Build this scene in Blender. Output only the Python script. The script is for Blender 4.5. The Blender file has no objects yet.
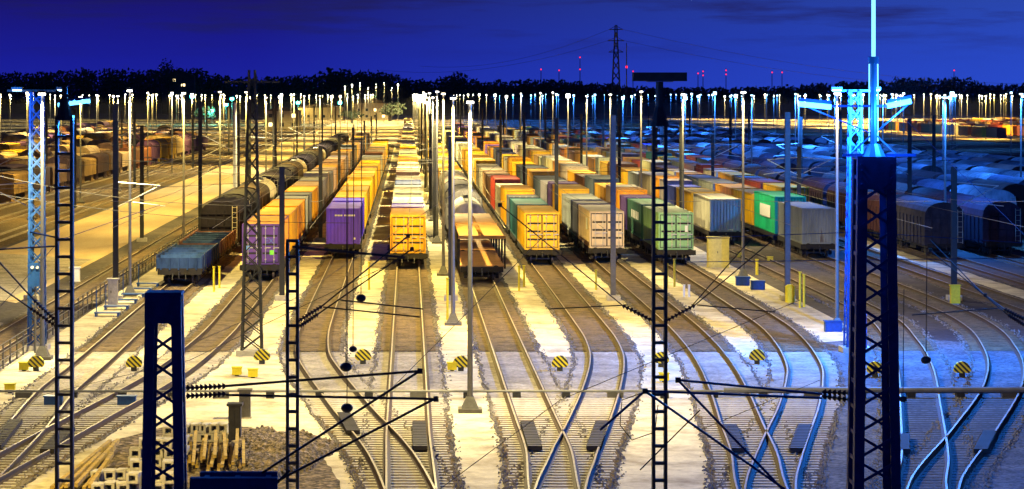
import bpy, math, random
from mathutils import Vector
R = math.radians
rnd = random.Random(7)
sc = bpy.context.scene
COL = sc.collection

# ------------------------------------------------------------------ camera, sky, exposure
F, PX0, PY0, H = 2600.0, 408.0, 95.0, 12.0
cam_d = bpy.data.cameras.new('camera'); cam = bpy.data.objects.new('camera', cam_d); COL.objects.link(cam)
cam.location = (0, 0, H); cam.rotation_euler = (R(90), 0, 0)
cam_d.sensor_width = 36; cam_d.lens = F / 1024 * 36
cam_d.shift_x = (512 - PX0) / 1024; cam_d.shift_y = -(244.5 - PY0) / 1024
cam_d.clip_start = 1; cam_d.clip_end = 20000
sc.camera = cam
sc.view_settings.view_transform = 'Standard'; sc.view_settings.look = 'None'
sc.view_settings.exposure = 0; sc.view_settings.gamma = 1
sc.cycles.use_denoising = True
sc.cycles.max_bounces = 4; sc.cycles.diffuse_bounces = 1; sc.cycles.glossy_bounces = 2
sc.cycles.sample_clamp_indirect = 4
sc.cycles.caustics_reflective = False; sc.cycles.caustics_refractive = False

w = bpy.data.worlds.new('World'); sc.world = w; w.use_nodes = True
nt = w.node_tree; nt.nodes.clear()
N = nt.nodes.new; L = nt.links.new
out = N('ShaderNodeOutputWorld'); bg = N('ShaderNodeBackground')
tc = N('ShaderNodeTexCoord'); sep = N('ShaderNodeSeparateXYZ')
L(tc.outputs['Generated'], sep.inputs[0])
rmp = N('ShaderNodeValToRGB'); L(sep.outputs['Z'], rmp.inputs[0])
el = rmp.color_ramp.elements
el[0].position = 0.0; el[0].color = (0.012, 0.018, 0.36, 1)
el[1].position = 1.0; el[1].color = (0.002, 0.005, 0.05, 1)
e = el.new(0.12); e.color = (0.003, 0.006, 0.07, 1)
e = el.new(0.014); e.color = (0.009, 0.012, 0.31, 1)
e = el.new(0.04); e.color = (0.0085, 0.006, 0.14, 1)
# east side of the dusk sky is lighter
mr = N('ShaderNodeMapRange'); mr.inputs['From Min'].default_value = -0.06; mr.inputs['From Max'].default_value = 0.26
L(sep.outputs['X'], mr.inputs['Value'])
add = N('ShaderNodeMixRGB'); add.blend_type = 'ADD'; fade = N('ShaderNodeMapRange'); fade.inputs['From Min'].default_value = .16; fade.inputs['From Max'].default_value = .05; L(sep.outputs['Z'], fade.inputs['Value'])
fm = N('ShaderNodeMath'); fm.operation = 'MULTIPLY'; L(mr.outputs[0], fm.inputs[0]); L(fade.outputs[0], fm.inputs[1]); L(fm.outputs[0], add.inputs['Fac']); L(rmp.outputs[0], add.inputs[1])
add.inputs[2].default_value = (0.012, 0.060, 0.28, 1)
mp = N('ShaderNodeMapping'); mp.inputs['Scale'].default_value = (9, 9, 105); mp.inputs['Rotation'].default_value = (0, R(-2.5), 0)
L(tc.outputs['Generated'], mp.inputs[0])
nz = N('ShaderNodeTexNoise'); nz.inputs['Scale'].default_value = 1.4; nz.inputs['Detail'].default_value = 7; nz.inputs['Roughness'].default_value = 0.62
L(mp.outputs[0], nz.inputs['Vector'])
cr = N('ShaderNodeValToRGB'); cr.color_ramp.elements[0].position = 0.5; cr.color_ramp.elements[1].position = 0.72
L(nz.outputs['Fac'], cr.inputs[0])
hgt = N('ShaderNodeMapRange'); hgt.inputs['From Min'].default_value = 0.012; hgt.inputs['From Max'].default_value = 0.03
L(sep.outputs['Z'], hgt.inputs['Value'])
mu = N('ShaderNodeMath'); mu.operation = 'MULTIPLY'; L(cr.outputs[0], mu.inputs[0]); L(hgt.outputs[0], mu.inputs[1])
cm = N('ShaderNodeMixRGB'); L(mu.outputs[0], cm.inputs['Fac']); L(add.outputs[0], cm.inputs[1]); cm.inputs[2].default_value = (0.012, 0.012, 0.10, 1)
sky = N('ShaderNodeTexSky'); sky.sky_type = 'NISHITA'; sky.sun_disc = False
sky.sun_elevation = R(-4); sky.sun_rotation = R(60)
ad2 = N('ShaderNodeMixRGB'); ad2.blend_type = 'ADD'; ad2.inputs['Fac'].default_value = 0.03
L(cm.outputs[0], ad2.inputs[1]); L(sky.outputs[0], ad2.inputs[2])
L(ad2.outputs[0], bg.inputs[0]); bg.inputs[1].default_value = 1.0
L(bg.outputs[0], out.inputs[0])

HAZE = 0.000018
LAMP_W = 23000.0          # wattage of one lit yard lamp
WARM = (1.0, 0.72, 0.17); WHITE = (1.0, 0.80, 0.34); BLUE = (0.02, 0.22, 1.0); COOL = (0.03, 0.22, 1.0)

# ------------------------------------------------------------------ helpers
def G(px, py):                     # ground point seen at this place of the photograph
    d = F * H / (py - PY0); return ((px - PX0) * d / F, d)
def P(px, py, d):                  # point at distance d
    return ((px - PX0) * d / F, d, H - (py - PY0) * d / F)

def tag(o, label=None, cat=None, group=None, kind=None):
    if label: o['label'] = label
    if cat: o['category'] = cat
    if group: o['group'] = group
    if kind: o['kind'] = kind
    return o
def empty(name, loc, label=None, cat=None, group=None, rz=0):
    o = bpy.data.objects.new(name, None); COL.objects.link(o); o.location = loc; o.rotation_euler = (0, 0, rz)
    o.empty_display_size = .2
    return tag(o, label, cat, group)

class MB:
    def __init__(s): s.v = []; s.f = []
    def quad(s, a, b, c, d):
        n = len(s.v); s.v += [tuple(a), tuple(b), tuple(c), tuple(d)]; s.f.append((n, n+1, n+2, n+3)); return s
    def box(s, x0, x1, y0, y1, z0, z1):
        n = len(s.v)
        s.v += [(x0,y0,z0),(x1,y0,z0),(x1,y1,z0),(x0,y1,z0),(x0,y0,z1),(x1,y0,z1),(x1,y1,z1),(x0,y1,z1)]
        s.f += [(n,n+3,n+2,n+1),(n+4,n+5,n+6,n+7),(n,n+1,n+5,n+4),(n+1,n+2,n+6,n+5),(n+2,n+3,n+7,n+6),(n+3,n,n+4,n+7)]
        return s
    def tube(s, a, b, r, r2=None, n=8, cap=True):
        a = Vector(a); b = Vector(b); r2 = r if r2 is None else r2
        d = (b - a)
        if d.length < 1e-6: return s
        d.normalize(); u = d.orthogonal().normalized(); v = d.cross(u)
        k = len(s.v)
        for p, rr in ((a, r), (b, r2)):
            for i in range(n):
                t = 2*math.pi*(i+.5)/n; s.v.append(tuple(p + u*math.cos(t)*rr + v*math.sin(t)*rr))
        for i in range(n):
            j = (i+1) % n; s.f.append((k+i, k+j, k+n+j, k+n+i))
        if cap: s.f.append(tuple(k+i for i in range(n))[::-1]); s.f.append(tuple(k+n+i for i in range(n)))
        return s
    def bar(s, a, b, wd, ht=None, up=(0,0,1)):     # square bar
        a = Vector(a); b = Vector(b); ht = ht or wd; d = (b-a).normalized(); u = d.cross(Vector(up))
        if u.length < 1e-3: u = Vector((1,0,0))
        u.normalize(); v = u.cross(d).normalized(); k = len(s.v)
        for p in (a, b):
            for sx, sy in ((-1,-1),(1,-1),(1,1),(-1,1)): s.v.append(tuple(p + u*sx*wd/2 + v*sy*ht/2))
        s.f += [(k,k+3,k+2,k+1),(k+4,k+5,k+6,k+7)] + [(k+i,k+(i+1)%4,k+4+(i+1)%4,k+4+i) for i in range(4)]
        return s
    def path(s, pts, r, n=5):
        pts = [Vector(p) for p in pts]; k = len(s.v)
        for i, p in enumerate(pts):
            d = (pts[min(i+1,len(pts)-1)] - pts[max(i-1,0)]).normalized(); u = d.orthogonal().normalized() if abs(d.z) > .9 else d.cross(Vector((0,0,1))).normalized(); v = d.cross(u)
            for j in range(n):
                t = 2*math.pi*j/n; s.v.append(tuple(p + u*math.cos(t)*r + v*math.sin(t)*r))
        for i in range(len(pts)-1):
            for j in range(n):
                q = (j+1) % n; s.f.append((k+i*n+j, k+i*n+q, k+(i+1)*n+q, k+(i+1)*n+j))
        return s
    def prism_y(s, prof, y0, y1):     # closed profile in x,z swept along y
        n = len(prof); k = len(s.v)
        s.v += [(x, y0, z) for x, z in prof] + [(x, y1, z) for x, z in prof]
        s.f += [(k+i, k+(i+1)%n, k+n+(i+1)%n, k+n+i) for i in range(n)]
        s.f += [tuple(k+i for i in range(n))[::-1], tuple(k+n+i for i in range(n))]
        return s
    def mesh(s, name, mat, smooth=False):
        m = bpy.data.meshes.new(name); m.from_pydata(s.v, [], s.f); m.materials.append(mat)
        if smooth: m.polygons.foreach_set('use_smooth', [True]*len(m.polygons))
        m.update(); return m
    def build(s, name, mat, parent=None, smooth=False):
        return link(name, s.mesh(name, mat, smooth), parent)
def link(name, mesh, parent=None, loc=None):
    o = bpy.data.objects.new(name, mesh); COL.objects.link(o)
    if parent: o.parent = parent
    if loc: o.location = loc
    return o
def copy_tree(o, parent=None):
    c = o.copy(); COL.objects.link(c); c.parent = parent
    for ch in KIDS.get(o.name, []) or [q for q in o.children]: copy_tree(ch, c)
    return c
KIDS = {}

def mat(name, col, rough=.6, metal=0., var=.25, scale=3., bump=0., objcol=False, spec=.5, stretch=(1,1,1), rust=0., bscale=None, rustcol=(.12,.05,.02)):
    m = bpy.data.materials.new(name); m.use_nodes = True; t = m.node_tree; b = t.nodes['Principled BSDF']
    b.inputs['Roughness'].default_value = rough; b.inputs['Metallic'].default_value = metal
    b.inputs['Specular IOR Level'].default_value = spec
    tc = t.nodes.new('ShaderNodeTexCoord'); mp = t.nodes.new('ShaderNodeMapping'); mp.inputs['Scale'].default_value = stretch
    t.links.new(tc.outputs['Object'], mp.inputs[0])
    n = t.nodes.new('ShaderNodeTexNoise'); n.inputs['Scale'].default_value = scale; n.inputs['Detail'].default_value = 6; n.inputs['Roughness'].default_value = .65
    if objcol:      # each copy gets its own dirt
        oi = t.nodes.new('ShaderNodeObjectInfo'); va = t.nodes.new('ShaderNodeVectorMath'); va.operation = 'ADD'
        sv = t.nodes.new('ShaderNodeVectorMath'); sv.operation = 'SCALE'; sv.inputs['Scale'].default_value = 40
        t.links.new(oi.outputs['Random'], sv.inputs[0]); t.links.new(mp.outputs[0], va.inputs[0]); t.links.new(sv.outputs[0], va.inputs[1])
        t.links.new(va.outputs[0], n.inputs['Vector'])
    else: t.links.new(mp.outputs[0], n.inputs['Vector'])
    mr = t.nodes.new('ShaderNodeMapRange'); mr.inputs['From Min'].default_value = .3; mr.inputs['From Max'].default_value = .7
    mr.inputs['To Min'].default_value = 1-var; mr.inputs['To Max'].default_value = 1+var
    t.links.new(n.outputs['Fac'], mr.inputs['Value'])
    vm = t.nodes.new('ShaderNodeVectorMath'); vm.operation = 'SCALE'
    if objcol: t.links.new(oi.outputs['Color'], vm.inputs[0])
    else: vm.inputs[0].default_value = col
    t.links.new(mr.outputs[0], vm.inputs['Scale']); last = vm.outputs[0]
    if rust:
        r2 = t.nodes.new('ShaderNodeValToRGB'); r2.color_ramp.elements[0].position = .66 - rust; r2.color_ramp.elements[1].position = .74
        t.links.new(n.outputs['Fac'], r2.inputs[0])
        mx = t.nodes.new('ShaderNodeMixRGB'); t.links.new(r2.outputs[0], mx.inputs['Fac']); t.links.new(last, mx.inputs[1]); mx.inputs[2].default_value = (*rustcol, 1)
        last = mx.outputs[0]
    t.links.new(last, b.inputs['Base Color'])
    if bump:
        bp = t.nodes.new('ShaderNodeBump'); bp.inputs['Strength'].default_value = bump; bp.inputs['Distance'].default_value = .05
        n2 = t.nodes.new('ShaderNodeTexNoise'); n2.inputs['Scale'].default_value = bscale or scale*6; n2.inputs['Detail'].default_value = 3
        t.links.new(tc.outputs['Object'], n2.inputs['Vector']); t.links.new(n2.outputs['Fac'], bp.inputs['Height']); t.links.new(bp.outputs[0], b.inputs['Normal'])
    return m
def emis(name, col, s):
    m = bpy.data.materials.new(name); m.use_nodes = True; b = m.node_tree.nodes['Principled BSDF']
    b.inputs['Base Color'].default_value = (*col, 1); b.inputs['Emission Color'].default_value = (*col, 1); b.inputs['Emission Strength'].default_value = s
    m.cycles.emission_sampling = 'NONE'
    return m
def two_tone(name, c1, c2, scale, lo, hi, rough=.95, bump=.6, bscale=9, detail=8, c3=None, stretch=(1,1,1), speck=None):
    """ground material: two colours in worn patches, fine grain"""
    m = bpy.data.materials.new(name); m.use_nodes = True; t = m.node_tree; b = t.nodes['Principled BSDF']
    b.inputs['Roughness'].default_value = rough; b.inputs['Specular IOR Level'].default_value = .25
    tc = t.nodes.new('ShaderNodeTexCoord'); mp = t.nodes.new('ShaderNodeMapping'); mp.inputs['Scale'].default_value = stretch
    t.links.new(tc.outputs['Object'], mp.inputs[0])
    n = t.nodes.new('ShaderNodeTexNoise'); n.inputs['Scale'].default_value = scale; n.inputs['Detail'].default_value = detail; n.inputs['Roughness'].default_value = .7
    t.links.new(mp.outputs[0], n.inputs['Vector'])
    r = t.nodes.new('ShaderNodeValToRGB'); r.color_ramp.elements[0].position = lo; r.color_ramp.elements[1].position = hi
    r.color_ramp.elements[0].color = (*c1, 1); r.color_ramp.elements[1].color = (*c2, 1)
    t.links.new(n.outputs['Fac'], r.inputs[0])
    g = t.nodes.new('ShaderNodeTexVoronoi'); g.inputs['Scale'].default_value = bscale
    t.links.new(tc.outputs['Object'], g.inputs['Vector'])
    mr = t.nodes.new('ShaderNodeMapRange'); mr.inputs['To Min'].default_value = 1 - (speck or .2); mr.inputs['To Max'].default_value = 1 + (speck or .2)
    sp = t.nodes.new('ShaderNodeSeparateColor'); t.links.new(g.outputs['Color'], sp.inputs[0]); t.links.new(sp.outputs[0], mr.inputs['Value'])
    vm = t.nodes.new('ShaderNodeVectorMath'); vm.operation = 'SCALE'; t.links.new(r.outputs[0], vm.inputs[0]); t.links.new(mr.outputs[0], vm.inputs['Scale'])
    t.links.new(vm.outputs[0], b.inputs['Base Color'])
    bp = t.nodes.new('ShaderNodeBump'); bp.inputs['Strength'].default_value = bump; bp.inputs['Distance'].default_value = .06
    t.links.new(g.outputs['Distance'], bp.inputs['Height']); t.links.new(bp.outputs[0], b.inputs['Normal'])
    return m

M = dict(
    ground=two_tone('rough_ground', (.045,.04,.05), (.13,.11,.09), .05, .35, .7, bscale=3),
    sand=two_tone('sandy_concrete', (.25,.19,.11), (.72,.65,.47), .5, .27, .58, bump=.15, bscale=6, speck=.07),
    apron=two_tone('pale_gravel', (.16,.14,.12), (.40,.36,.31), .5, .3, .62, bscale=8, speck=.25),
    darkapron=two_tone('dark_gravel', (.05,.055,.08), (.17,.17,.19), .4, .3, .7, bscale=8, speck=.5),
    road=two_tone('sandy_road', (.42,.30,.17), (.58,.46,.28), .12, .35, .65, bump=.1, stretch=(1,.15,1), speck=.08),
    ballast=two_tone('ballast', (.035,.022,.014), (.21,.145,.07), 1.6, .3, .68, bscale=9, bump=1., speck=.55),
    shoulder=two_tone('loose_stone', (.05,.042,.04), (.17,.15,.135), 3.2, .4, .6, bscale=7, bump=1., speck=.7),
    gravel_heap=two_tone('crushed_stone', (.06,.045,.03), (.24,.18,.12), 4, .4, .6, bscale=6, bump=1., speck=.7),
    railside=mat('rusty_rail', (.05,.03,.022), .8, .1, .3, 2),
    railtop=mat('polished_rail', (.34,.28,.21), .55, 0, .35, 2.5, spec=.4),
    conc=mat('concrete_sleeper', (.44,.41,.36), .9, 0, .22, 5, .2),
    wood=mat('old_wood_sleeper', (.17,.125,.08), .9, 0, .6, 1.2),
    darkwood=mat('tarred_sleeper', (.055,.05,.05), .9, 0, .4, 4),
    rubber=mat('black_rubber', (.025,.02,.02), .8, 0, .2, 10),
    steel=mat('dark_steel', (.035,.035,.04), .55, .3, .3, 4),
    navy=mat('navy_paint', (.012,.05,.20), .45, .1, .3, 5, rust=.02),
    grey=mat('grey_steel', (.12,.115,.11), .5, .3, .25, 3),
    black=mat('black_lamp_housing', (.02,.02,.02), .6, 0, .2, 3),
    polep=mat('lamp_pole_steel', (.17,.165,.16), .5, .3, .15, 3),
    pale=mat('galvanised_steel', (.55,.53,.50), .45, .5, .15, 3),
    bluepaint=mat('blue_paint', (.012,.07,.27), .45, .1, .25, 6),
    yellow=mat('yellow_paint', (.75,.62,.02), .5, 0, .15, 6),
    cabinet=mat('cream_yellow_paint', (.62,.55,.20), .6, 0, .15, 4, rust=.03),
    paint=mat('container_paint', (1,1,1), .5, 0, .30, 1.3, 0, True, stretch=(1,.7,.22), rust=.03, rustcol=(.13,.08,.035)),
    wagon=mat('wagon_paint', (1,1,1), .85, 0, .5, 1.5, 0, True, stretch=(1,1,.4), rust=.03, spec=.15),
    roofdust=mat('dusty_roof', (1,1,1), .7, 0, .25, .6, 0, True, stretch=(1,.5,1), rust=.06, rustcol=(.25,.17,.1)),
    chassis=mat('grimy_chassis', (.014,.011,.011), .8, .1, .4, 3, rust=.02),
    wheel=mat('worn_wheel', (.10,.08,.07), .5, .6, .3, 4),
    rod=mat('bright_bar', (.55,.50,.40), .45, .4, .2, 5),
    white=mat('white_marking', (.8,.8,.78), .6, 0, .1, 9),
    block=mat('white_concrete_block', (.52,.49,.43), .9, 0, .2, 6, .2),
    plank=mat('yellow_timber', (.42,.29,.07), .8, 0, .5, 3, stretch=(1,1,1)),
    ceram=mat('glazed_insulator', (.04,.03,.035), .25, 0, .1, 8),
    leaf=mat('leafy_foliage', (.04,.055,.03), .9, 0, .4, .2),
    bark=mat('dark_bark', (.06,.045,.035), .95, 0, .3, 2),
    bwall=mat('pale_render_wall', (.42,.36,.26), .9, 0, .15, .4),
    broof=mat('dark_roof', (.06,.05,.05), .8, 0, .2, .5),
    glass=mat('dark_window', (.02,.025,.04), .1, 0, .1, 1),
    pipe=mat('weathered_pipe', (.22,.22,.23), .5, .1, .25, 2),
    lampwarm=emis('lit_warm_lamp', (1,.86,.55), 14), lampwhite=emis('lit_white_lamp', (1,.95,.82), 14),
    lampblue=emis('lit_blue_tube', (.12,.55,1.0), 4), mastglow=emis('mast_glow', (.25,.8,1.0), 1.6), lampred=emis('lit_red_beacon', (1,.015,.02), 2.2), winlit=emis('lit_window', (1,.75,.35), 4),
    lampcool=emis('lit_cool_lamp', (.45,.75,1.0), 9), lampcyan=emis('lit_cyan_lamp', (.1,.9,.8), 12),
)
# striped material for the shunting boundary signs
def stripes():
    m = bpy.data.materials.new('yellow_black_stripes'); m.use_nodes = True; t = m.node_tree; b = t.nodes['Principled BSDF']
    tc = t.nodes.new('ShaderNodeTexCoord'); s = t.nodes.new('ShaderNodeSeparateXYZ'); t.links.new(tc.outputs['Object'], s.inputs[0])
    a = t.nodes.new('ShaderNodeMath'); a.operation = 'ADD'; t.links.new(s.outputs[0], a.inputs[0]); t.links.new(s.outputs[2], a.inputs[1])
    k = t.nodes.new('ShaderNodeMath'); k.operation = 'MULTIPLY'; k.inputs[1].default_value = 4.4; t.links.new(a.outputs[0], k.inputs[0])
    f = t.nodes.new('ShaderNodeMath'); f.operation = 'FRACT'; t.links.new(k.outputs[0], f.inputs[0])
    g = t.nodes.new('ShaderNodeMath'); g.operation = 'GREATER_THAN'; g.inputs[1].default_value = .5; t.links.new(f.outputs[0], g.inputs[0])
    x = t.nodes.new('ShaderNodeMixRGB'); t.links.new(g.outputs[0], x.inputs[0]); x.inputs[1].default_value = (.8,.66,.03,1); x.inputs[2].default_value = (.02,.02,.02,1)
    t.links.new(x.outputs[0], b.inputs['Base Color']); b.inputs['Roughness'].default_value = .5
    return m
M['stripe'] = stripes()

ONES = ['first','second','third','fourth','fifth','sixth','seventh','eighth','ninth','tenth','eleventh','twelfth','thirteenth','fourteenth','fifteenth','sixteenth','seventeenth','eighteenth','nineteenth']
TENS = {20:'twent',30:'thirt',40:'fort',50:'fift',60:'sixt'}
def ordn(i):                       # i from 1
    if i < 20: return ONES[i-1]
    t, o = i//10*10, i % 10
    return TENS[t] + 'ieth' if o == 0 else TENS[t] + 'y-' + ONES[o-1]

# ------------------------------------------------------------------ ground, roads, ballast
def sheet(name, pts, z, m):
    mb = MB(); mb.v = [(x, y, z) for x, y in pts]; mb.f = [tuple(range(len(pts)))]
    o = mb.build(name, m); o['kind'] = 'structure'; return o
sheet('ground', [(-5000,-300),(5000,-300),(5000,9000),(-5000,9000)], 0, M['ground'])
sheet('concrete_yard_floor', [(-17.6,40),(23.0,40),(22.6,270),(22.6,620),(-17.6,620)], .004, M['sand'])
sheet('pale_concrete_patch', [(-46,120),(-24,120),(-23,190),(-40,205)], .006, M['apron'])
sheet('service_road', [(-31.5,165),(-22.6,150),(-22.6,700),(-31.5,700)], .004, M['road'])
sheet('sand_strip', [(-28,60),(-17.6,60),(-17.6,133),(-22.3,138),(-28,140)], .008, M['apron'])
sheet('lit_path', [(34,100),(40,100),(38.4,215),(36.6,215)], .012, M['sand'])

def smooth(pts, step=1.5):
    o = []
    n = len(pts)
    for i in range(n-1):
        p0 = pts[max(i-1,0)]; p1 = pts[i]; p2 = pts[i+1]; p3 = pts[min(i+2,n-1)]
        k = max(1, int(abs(p2[1]-p1[1]) / step)) if abs(p2[1]-p1[1]) < 60 else 8
        for j in range(k):
            t = j/k
            def h(a):
                # hermite with finite difference tangents scaled by spacing
                d1 = (p2[a]-p0[a])/(max(1e-6, abs(p2[1]-p0[1]))) * abs(p2[1]-p1[1])
                d2 = (p3[a]-p1[a])/(max(1e-6, abs(p3[1]-p1[1]))) * abs(p2[1]-p1[1])
                return (2*t**3-3*t*t+1)*p1[a] + (t**3-2*t*t+t)*d1 + (-2*t**3+3*t*t)*p2[a] + (t**3-t*t)*d2
            o.append((h(0), p1[1] + (p2[1]-p1[1])*t))
    o.append(pts[-1]); return o
# track centre lines as the photograph's rails fix them: (x, image row) -> ground
TR = {
 'A': (-14.25, [(-24,482),(25,433),(57,395),(88,369)], 300),
 'B': (-9.4, [(-30,487),(38,450),(96,418),(124,403),(162,381),(179.5,369),(197,355),(217,337)], 320),
 'C': (-4.73, [(406,487),(391.6,460),(376.5,440),(356.5,418),(339,396),(319,369),(312.5,355)], 330),
 'D': (0, [(411,487),(408,440)], 420),
 'E': (4.68, [(553,489),(549,457),(543,440),(538,428)], 400),
 'F': (9.4, [(562,489),(571,467),(577.5,450),(585,435),(597,406),(603.5,386),(607,369),(606,355)], 335),
 'G': (14.1, [(760,488),(754,458),(742,429),(730,397),(716,369),(700,347)], 325),
 'H': (18.8, [(771,489),(777,467),(788,438),(798,414),(804.5,387),(804,369),(790,345)], 325),
 'J': (25.2, [(921,489),(925,467),(924,443),(920,406),(918.5,388),(914.5,369),(904,347)], 318),
 'K': (29.9, [(935,489),(948.5,467),(968.5,443),(981.5,425),(992,410),(1002.5,391),(1006,369),(1000,352),(984,332)], 312),
}
LINES = {}
for k, (X, pp, yj) in TR.items():
    pts = [G(*p) for p in pp]
    a, b = pts[0], pts[1]; s = (a[0]-b[0])/(a[1]-b[1])
    pts = [(a[0] + s*(58-a[1])*.8, 58)] + pts + [(X, F*H/(yj-PY0)), (X, 190), (X, 300), (X, 640)]
    LINES[k] = smooth(pts)
for k, X in (('S',-19.6),('L',34.6),('M',39.3),('N',44.0)):
    LINES[k] = [(X, 58), (X, 200), (X, 700)]
def xat(line, y):
    for i in range(len(line)-1):
        if line[i][1] <= y <= line[i+1][1]:
            t = (y-line[i][1])/max(1e-9, line[i+1][1]-line[i][1]); return line[i][0] + (line[i+1][0]-line[i][0])*t
    return line[-1][0]

sheet('dark_gravel_field', [(60,40),(60,126),(27,126),(24.5,129)] + [(xat(LINES['H'], y) + 1.35 + .12*math.sin(y*1.7) + rnd.uniform(-.06,.06), y) for y in [126 - .8*q for q in range(84)]], .010, M['darkapron'])
def ribbon(mb, line, wl, wr, y0, y1, z, step=.8, jag=.12):
    y = y0; pr = None
    while y <= y1 + 1e-6:
        st = step if y < 260 else 14
        x = xat(line, y); j = jag if y < 260 else 0
        x += .07*math.sin(y*.9 + wl) * math.sin(y*.37) if y < 260 else 0
        c = ((x - wl + rnd.uniform(-j, j), y, z), (x + wr + rnd.uniform(-j, j), y, z))
        if pr: mb.quad(pr[0], pr[1], c[1], c[0])
        pr = c; y += st
for i, k in enumerate(LINES):
    mb = MB(); ribbon(mb, LINES[k], 1.58, 1.58, 59, 638, .012 + .001*i, step=.45, jag=.045)
    o = mb.build('track_shoulder', M['shoulder']); o['kind'] = 'structure'
    mb = MB(); ribbon(mb, LINES[k], 1.32, 1.32, 121.5, 638, .032 + .001*i, jag=.05)
    o = mb.build('ballast_bed', M['ballast']); o['kind'] = 'structure'
    if k in 'JK':
        mb = MB(); ribbon(mb, LINES[k], 1.45, 1.45, 59, 122, .032 + .001*i, jag=.06)
        o = mb.build('ballast_bed', M['darkapron']); o['kind'] = 'structure'
    if k in 'ABCDEFGH':
        mb = MB(); ribbon(mb, LINES[k], 1.45, 1.45, 97, 121.5, .036 + .0003*i, jag=.06)
        o = mb.build('ballast_bed', M['apron']); o['kind'] = 'structure'
        mb = MB(); ribbon(mb, LINES[k], 1.45, 1.45, 59, 98, .030 + .0003*i, jag=.06)
        o = mb.build('ballast_bed', M['ballast']); o['kind'] = 'structure'

for a_, b_ in ('AB','CD','EF','GH'):
    mb = MB(); y = 59; pr = None
    while y < 119.5:
        c = ((min(xat(LINES[a_], y), xat(LINES[b_], y)) - 1.5, y, .008), (max(xat(LINES[a_], y), xat(LINES[b_], y)) + 1.5, y, .008))
        if pr: mb.quad(pr[0], pr[1], c[1], c[0])
        pr = c; y += 1
    mb.build('crossing_apron', M['apron'])['kind'] = 'structure'
def rail_mesh(line, off, y0=59, y1=638):
    """swept rail profile: foot, web, head"""
    prof = [(-.13,.05),(-.03,.09),(-.03,.16),(-.042,.175),(-.036,.215),(.030,.215),(.042,.175),(.03,.16),(.03,.09),(.14,.05)]
    side = MB(); top = MB()
    ys = []; y = y0
    while y < y1: ys.append(y); y += 1.2 if y < 160 else 40
    ys.append(y1)
    rings = []
    for y in ys:
        x = xat(line, y); dx = (xat(line, y+.6) - xat(line, y-.6))/1.2 if y0 < y < y1 else 0
        l = math.hypot(dx, 1); nx, ny = 1/l, -dx/l
        cx, cy = x + nx*off, y + ny*off
        rings.append([(cx + nx*p[0], cy + ny*p[0], p[1]) for p in prof])
    n = len(prof)
    for r in rings: side.v += r
    for i in range(len(rings)-1):
        for j in range(n-1):
            if j != 4: side.f.append((i*n+j, i*n+j+1, (i+1)*n+j+1, (i+1)*n+j))
        a, b = rings[i][4], rings[i][5]; c, d = rings[i+1][5], rings[i+1][4]
        top.quad(a, b, c, d)
    # bright running surface is a little above the web
    k = len(side.v); side.v += top.v; nf = len(side.f); side.f += [tuple(q + k for q in f) for f in top.f]
    m = bpy.data.meshes.new('rail'); m.from_pydata(side.v, [], side.f); m.materials.append(M['railside']); m.materials.append(M['railtop'])
    for i in range(nf, len(side.f)): m.polygons[i].material_index = 1
    m.update(); return m

def box_mesh(name, sx, sy, z0, z1, m):
    return MB().box(-sx/2, sx/2, -sy/2, sy/2, z0, z1).mesh(name, m)
def track_thing(keys, label, panels=()):
    y = 80
    t = empty('railway_track', (0, 0, 0), label, 'railway track', 'tracks of the marshalling yard')
    for k in keys:
        for s in (-1, 1): link('rail', rail_mesh(LINES[k], s*.75), t)
    if len(keys) == 2:
        a, b = LINES[keys[0]], LINES[keys[1]]; y = 61.0
        cache = {}
        while y < 102.6:
            xa, xb = sorted((xat(a, y), xat(b, y)))
            spans = [(xa-1.35, xb+1.35)] if xb - xa < 4.0 else [(xa-1.3, xa+1.3), (xb-1.3, xb+1.3)]
            for x0, x1 in spans:
                wd = round((x1-x0)*5)/5
                if wd not in cache:
                    mb = MB().box(-wd/2, wd/2, -.12, .12, .02, .052)
                    cache[wd] = mb.mesh('sleeper', M['darkwood'] if keys == 'JK' else M['conc'])
                o = link('sleeper', cache[wd], t); o.location = ((x0+x1)/2 + rnd.uniform(-.03,.03), y, rnd.uniform(-.002,.002)); o.rotation_euler = (0, 0, rnd.uniform(-.006,.006))
            y += .6
    mb = MB()
    for k in keys:
        y = 121.8 if k not in 'SLMN' else 62
        while y < 235:
            x = xat(LINES[k], y); mb.box(x-1.28, x+1.28, y-.12, y+.12, .03, .052 + rnd.uniform(0,.006)); y += .64
    o = mb.build('wooden_sleepers', M['wood'], t); o['kind'] = 'stuff'
    for px, py0, py1, hw in panels:
        x0, y0 = G(px, py1); x1, y1 = G(px + hw, py0)
        mb = MB(); n = 16
        for i in range(n):
            f0 = i/n; yy = y0 + (y1-y0)*f0; xx = x0 + (x1-x0)*f0
            mb.box(xx-.24, xx+.24, yy, yy + (y1-y0)/n*.72, .09, .24)
        mb.build('rubber_panel', M['rubber'], t)
    return t
track_thing('AB', 'leftmost pair of rail tracks merging at the bottom left corner', [(-6,425,452,22),(47,433,456,22)])
track_thing('CD', 'pair of rail tracks merging below the violet and the orange container', [(420,427,453,-1),(353,418,437,-10)])
track_thing('EF', 'pair of rail tracks crossing below the empty car carrier and yellow doors', [(535,427,453,-8),(594,427,453,9)])
track_thing('GH', 'pair of rail tracks crossing below the cream and pale green containers', [(739,430,455,-9),(797,430,455,9)])
track_thing('JK', 'pair of rail tracks crossing in blue light behind the riveted tower', [(981,437,456,10),(903,440,456,0)])
track_thing('S', 'single dark track between the fence and the sandy road')
track_thing('LM', 'two straight tracks either side of the blue lit path', [])
track_thing('N', 'single track under the second row of round roofed wagons')

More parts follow.
